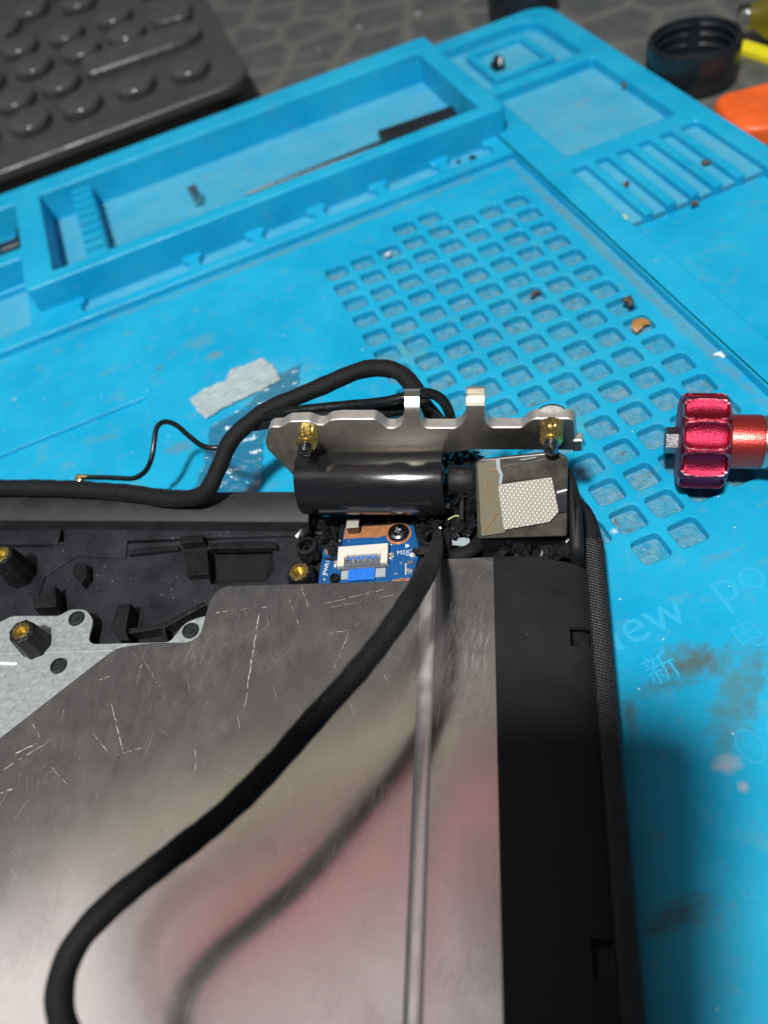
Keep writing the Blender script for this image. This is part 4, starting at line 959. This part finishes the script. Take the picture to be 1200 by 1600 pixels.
bt = thing('clear_bottle', 'clear bottle with yellow contents lying at the upper right corner', 'bottle', (g0.x, g0.y, TZ))
lathe('glass_body', [(0.5, 0), (3.0, 0.0), (3.8, 0.6), (4.0, 3), (4.2, 6), (7.0, 9), (9.6, 13), (10.2, 17), (10.2, 80), (9, 82), (0.5, 82)], g0, gdir, 'glass', bt, 48, 50)
lathe('contents', [(0.5, 4), (2.8, 4.2), (2.9, 7), (5.5, 9.5), (8.4, 13.5), (9.0, 18), (9.0, 40), (0.5, 41)], g0, gdir, 'liquid', bt, 40, 50)

# ================================================================== things lying in the mat
def TR(px, py, z): return W(px, py, z)
ta, tb, tm = W(385, 303, 2.2), W(714, 184, 2.6), W(595, 222, 2.6)
tw = thing('tweezers', 'long slim tweezers with black grip lying in the long tray', 'tweezers', (tm.x, tm.y, 0.3))
def strip3(name, a, b, wa, wb, z0, th, mat):
    d_ = (b-a); d_.z = 0; s = Vector((-d_.y, d_.x, 0)).normalized()
    l = [(a+s*wa/2)[:2], (a-s*wa/2)[:2], (b-s*wb/2)[:2], (b+s*wb/2)[:2]]
    return plate(name, rounded([tuple(x) for x in l], 0.5, 3), [], z0, z0+th, mat, tw, 0.25)
strip3('blade', ta, tm, 1.2, 6.0, 0.4, 0.9, 'steel_dark'); strip3('blade', ta+Vector((0, 0, 0)), tm, 0.6, 3.4, 1.6, 0.9, 'steel_dark')
strip3('grip', tm, tb, 7.0, 9.0, 0.5, 4.6, 'cap')
gl = W(312, 318, 0.4)
o = lathe('glass_tube', [(0.3, 0), (1.6, 0), (1.8, 0.3), (1.8, 6.0), (1.4, 6.3), (0.3, 6.3)], (gl.x, gl.y, 0.4), (-0.25, 0.35, 1), 'steel', None, 24); tag(o, 'tiny shiny cylinder standing in the long tray', 'part')
cl = [(-30, 392), (0, 392), (30, 380), (38, 372), (38, 356), (30, 350), (22, 354), (26, 364), (22, 372), (0, 380), (-30, 385)]
V, F = plate_data(rounded(Wp(cl, 2.5), 0.6, 3), [], 0.4, 2.6, 0.4); o = build('wire_clip', V, F, 'cap', None); tag(o, 'black hooked clip lying in the leftmost tray compartment', 'clip')
o = lump('putty_lump', W(778, 99, 2.4), (2.6, 2.6, 2.2), 'cap', None, 4, 0.45); tag(o, 'small black lump sitting in the raised island of the corner tray', 'lump')
for i, (px, py, z, s, mt_, lab) in enumerate([
        (975, 340, 1.6, (1.3, 1.6, 0.9), 'lime', 'pale yellow crumb at the lower end of the leftmost slot'),
        (983, 470, 0.6, (1.5, 1.9, 1.5), 'brown', 'dark brown crumb sticking up at the right side of the hole grid'),
        (999, 506, -0.6, (2.4, 2.2, 0.8), 'amber', 'amber brown flake filling a hole at the grid edge'),
        (978, 287, 1.4, (1.2, 1.6, 0.6), 'brown', 'brown crumb in the second slot from the left'),
        (1104, 253, 1.4, (1.9, 1.5, 0.6), 'brown', 'brown crumb in the fifth slot from the left'),
        (975, 132, 0.4, (1.0, 1.6, 1.0), 'brown', 'brown crumb against the far wall of the square compartment'),
        (738, 246, 0.8, (1.2, 1.2, 0.9), 'cap', 'black speck in the notch at the right end of the ledge'),
        (716, 252, 0.8, (1.0, 0.8, 0.7), 'cap', 'smaller black speck beside the one at the ledge end'),
        (22, 627, -0.4, (1.5, 1.4, 0.5), 'lime', 'yellow dot on the mat at the left edge above the back rim'),
        (606, 397, -0.3, (1.0, 1.0, 0.6), 'silk', 'white crumb in the top row of the hole grid'),
        (1125, 553, 0.2, (1.4, 1.2, 0.4), 'silk', 'pale shiny flake beside the ridge above the red wheel'),
        (836, 458, -0.8, (1.6, 1.4, 0.7), 'brown', 'brown crumb in a hole in the middle of the grid'),
        (1086, 318, 0.2, (1.5, 1.2, 0.6), 'brown', 'brown crumb on the flat panel below the slots')]):
    o = lump('crumb', W(px, py, z), (s[0]*0.78, s[1]*0.78, s[2]*0.62), mt_, None, 20+i, 0.6); tag(o, lab, 'crumb', 'crumbs on the mat')
# films stuck on the mat
def wavy(name, pts, z, amp, mat, label, cat, seed):
    """thin crumpled film: gridded outline with real folds"""
    rnd = random.Random(seed); poly = [Vector((*p, 0)) for p in Wp(pts, z)]
    xs_ = [p.x for p in poly]; ys_ = [p.y for p in poly]; st = 0.55
    def inside(x, y):
        r = False; j = len(poly)-1
        for i in range(len(poly)):
            if (poly[i].y > y) != (poly[j].y > y) and x < (poly[j].x-poly[i].x)*(y-poly[i].y)/(poly[j].y-poly[i].y)+poly[i].x: r = not r
            j = i
        return r
    idx = {}; V = []; F = []
    ph = [(rnd.uniform(-1.3, 1.3), rnd.uniform(-1.3, 1.3), rnd.uniform(0, 6)) for _ in range(7)]
    nx = int((max(xs_)-min(xs_))/st)+2; ny = int((max(ys_)-min(ys_))/st)+2
    def vid(i, j, s):
        if (i, j, s) not in idx:
            x = min(xs_)+i*st; y = min(ys_)+j*st
            h = sum(abs(math.sin(x*a+y*b+c_)) for a, b, c_ in ph)/7
            idx[(i, j, s)] = len(V); V.append((x, y, z+0.1+amp*h+(0.12 if s else 0)))
        return idx[(i, j, s)]
    cells_ = {(i, j) for i in range(nx) for j in range(ny) if inside(min(xs_)+(i+.5)*st, min(ys_)+(j+.5)*st)}
    for i, j in cells_:
        for s in (0, 1): F.append((vid(i, j, s), vid(i+1, j, s), vid(i+1, j+1, s), vid(i, j+1, s)))
        for (di, dj, a, b) in ((-1, 0, (i, j), (i, j+1)), (1, 0, (i+1, j), (i+1, j+1)), (0, -1, (i, j), (i+1, j)), (0, 1, (i, j+1), (i+1, j+1))):
            if (i+di, j+dj) not in cells_: F.append((vid(*a, 0), vid(*b, 0), vid(*b, 1), vid(*a, 1)))
    o = build(name, V, F, mat, None, 180); tag(o, label, cat); return o
wavy('tape_scrap', [(298, 628), (318, 612), (352, 598), (362, 580), (390, 572), (412, 562), (430, 578), (440, 596), (420, 606), (385, 624), (350, 640), (324, 657), (314, 650)], 0.05, 1.0, 'film_white', 'crumpled whitish tape scrap stuck on the mat above the cloth cable', 'tape', 3)
wavy('clear_film', [(330, 668), (380, 640), (430, 590), (470, 570), (468, 600), (440, 640), (412, 690), (410, 760), (395, 775), (300, 775), (318, 730)], 0.05, 0.7, 'film_clear', 'glossy wrinkled clear film on the mat behind the cloth cable', 'film', 5)

# ================================================================== the phone that takes the picture (just behind the lens; its shadow falls on the mat)
ph = thing('smartphone', 'dark smartphone held above the laptop, seen only by its shadow', 'phone', CAM-RF*6)
PU = -RD; PO = CAM-RF*1.5
l = rounded([(-66, -132), (6.5, -132), (6.5, 14.5), (-66, 14.5)], 9, 6)
frame_plate('phone_body', l, [], PO, RX, PU, 0.0, 7.8, 'cap', ph, 1.5)
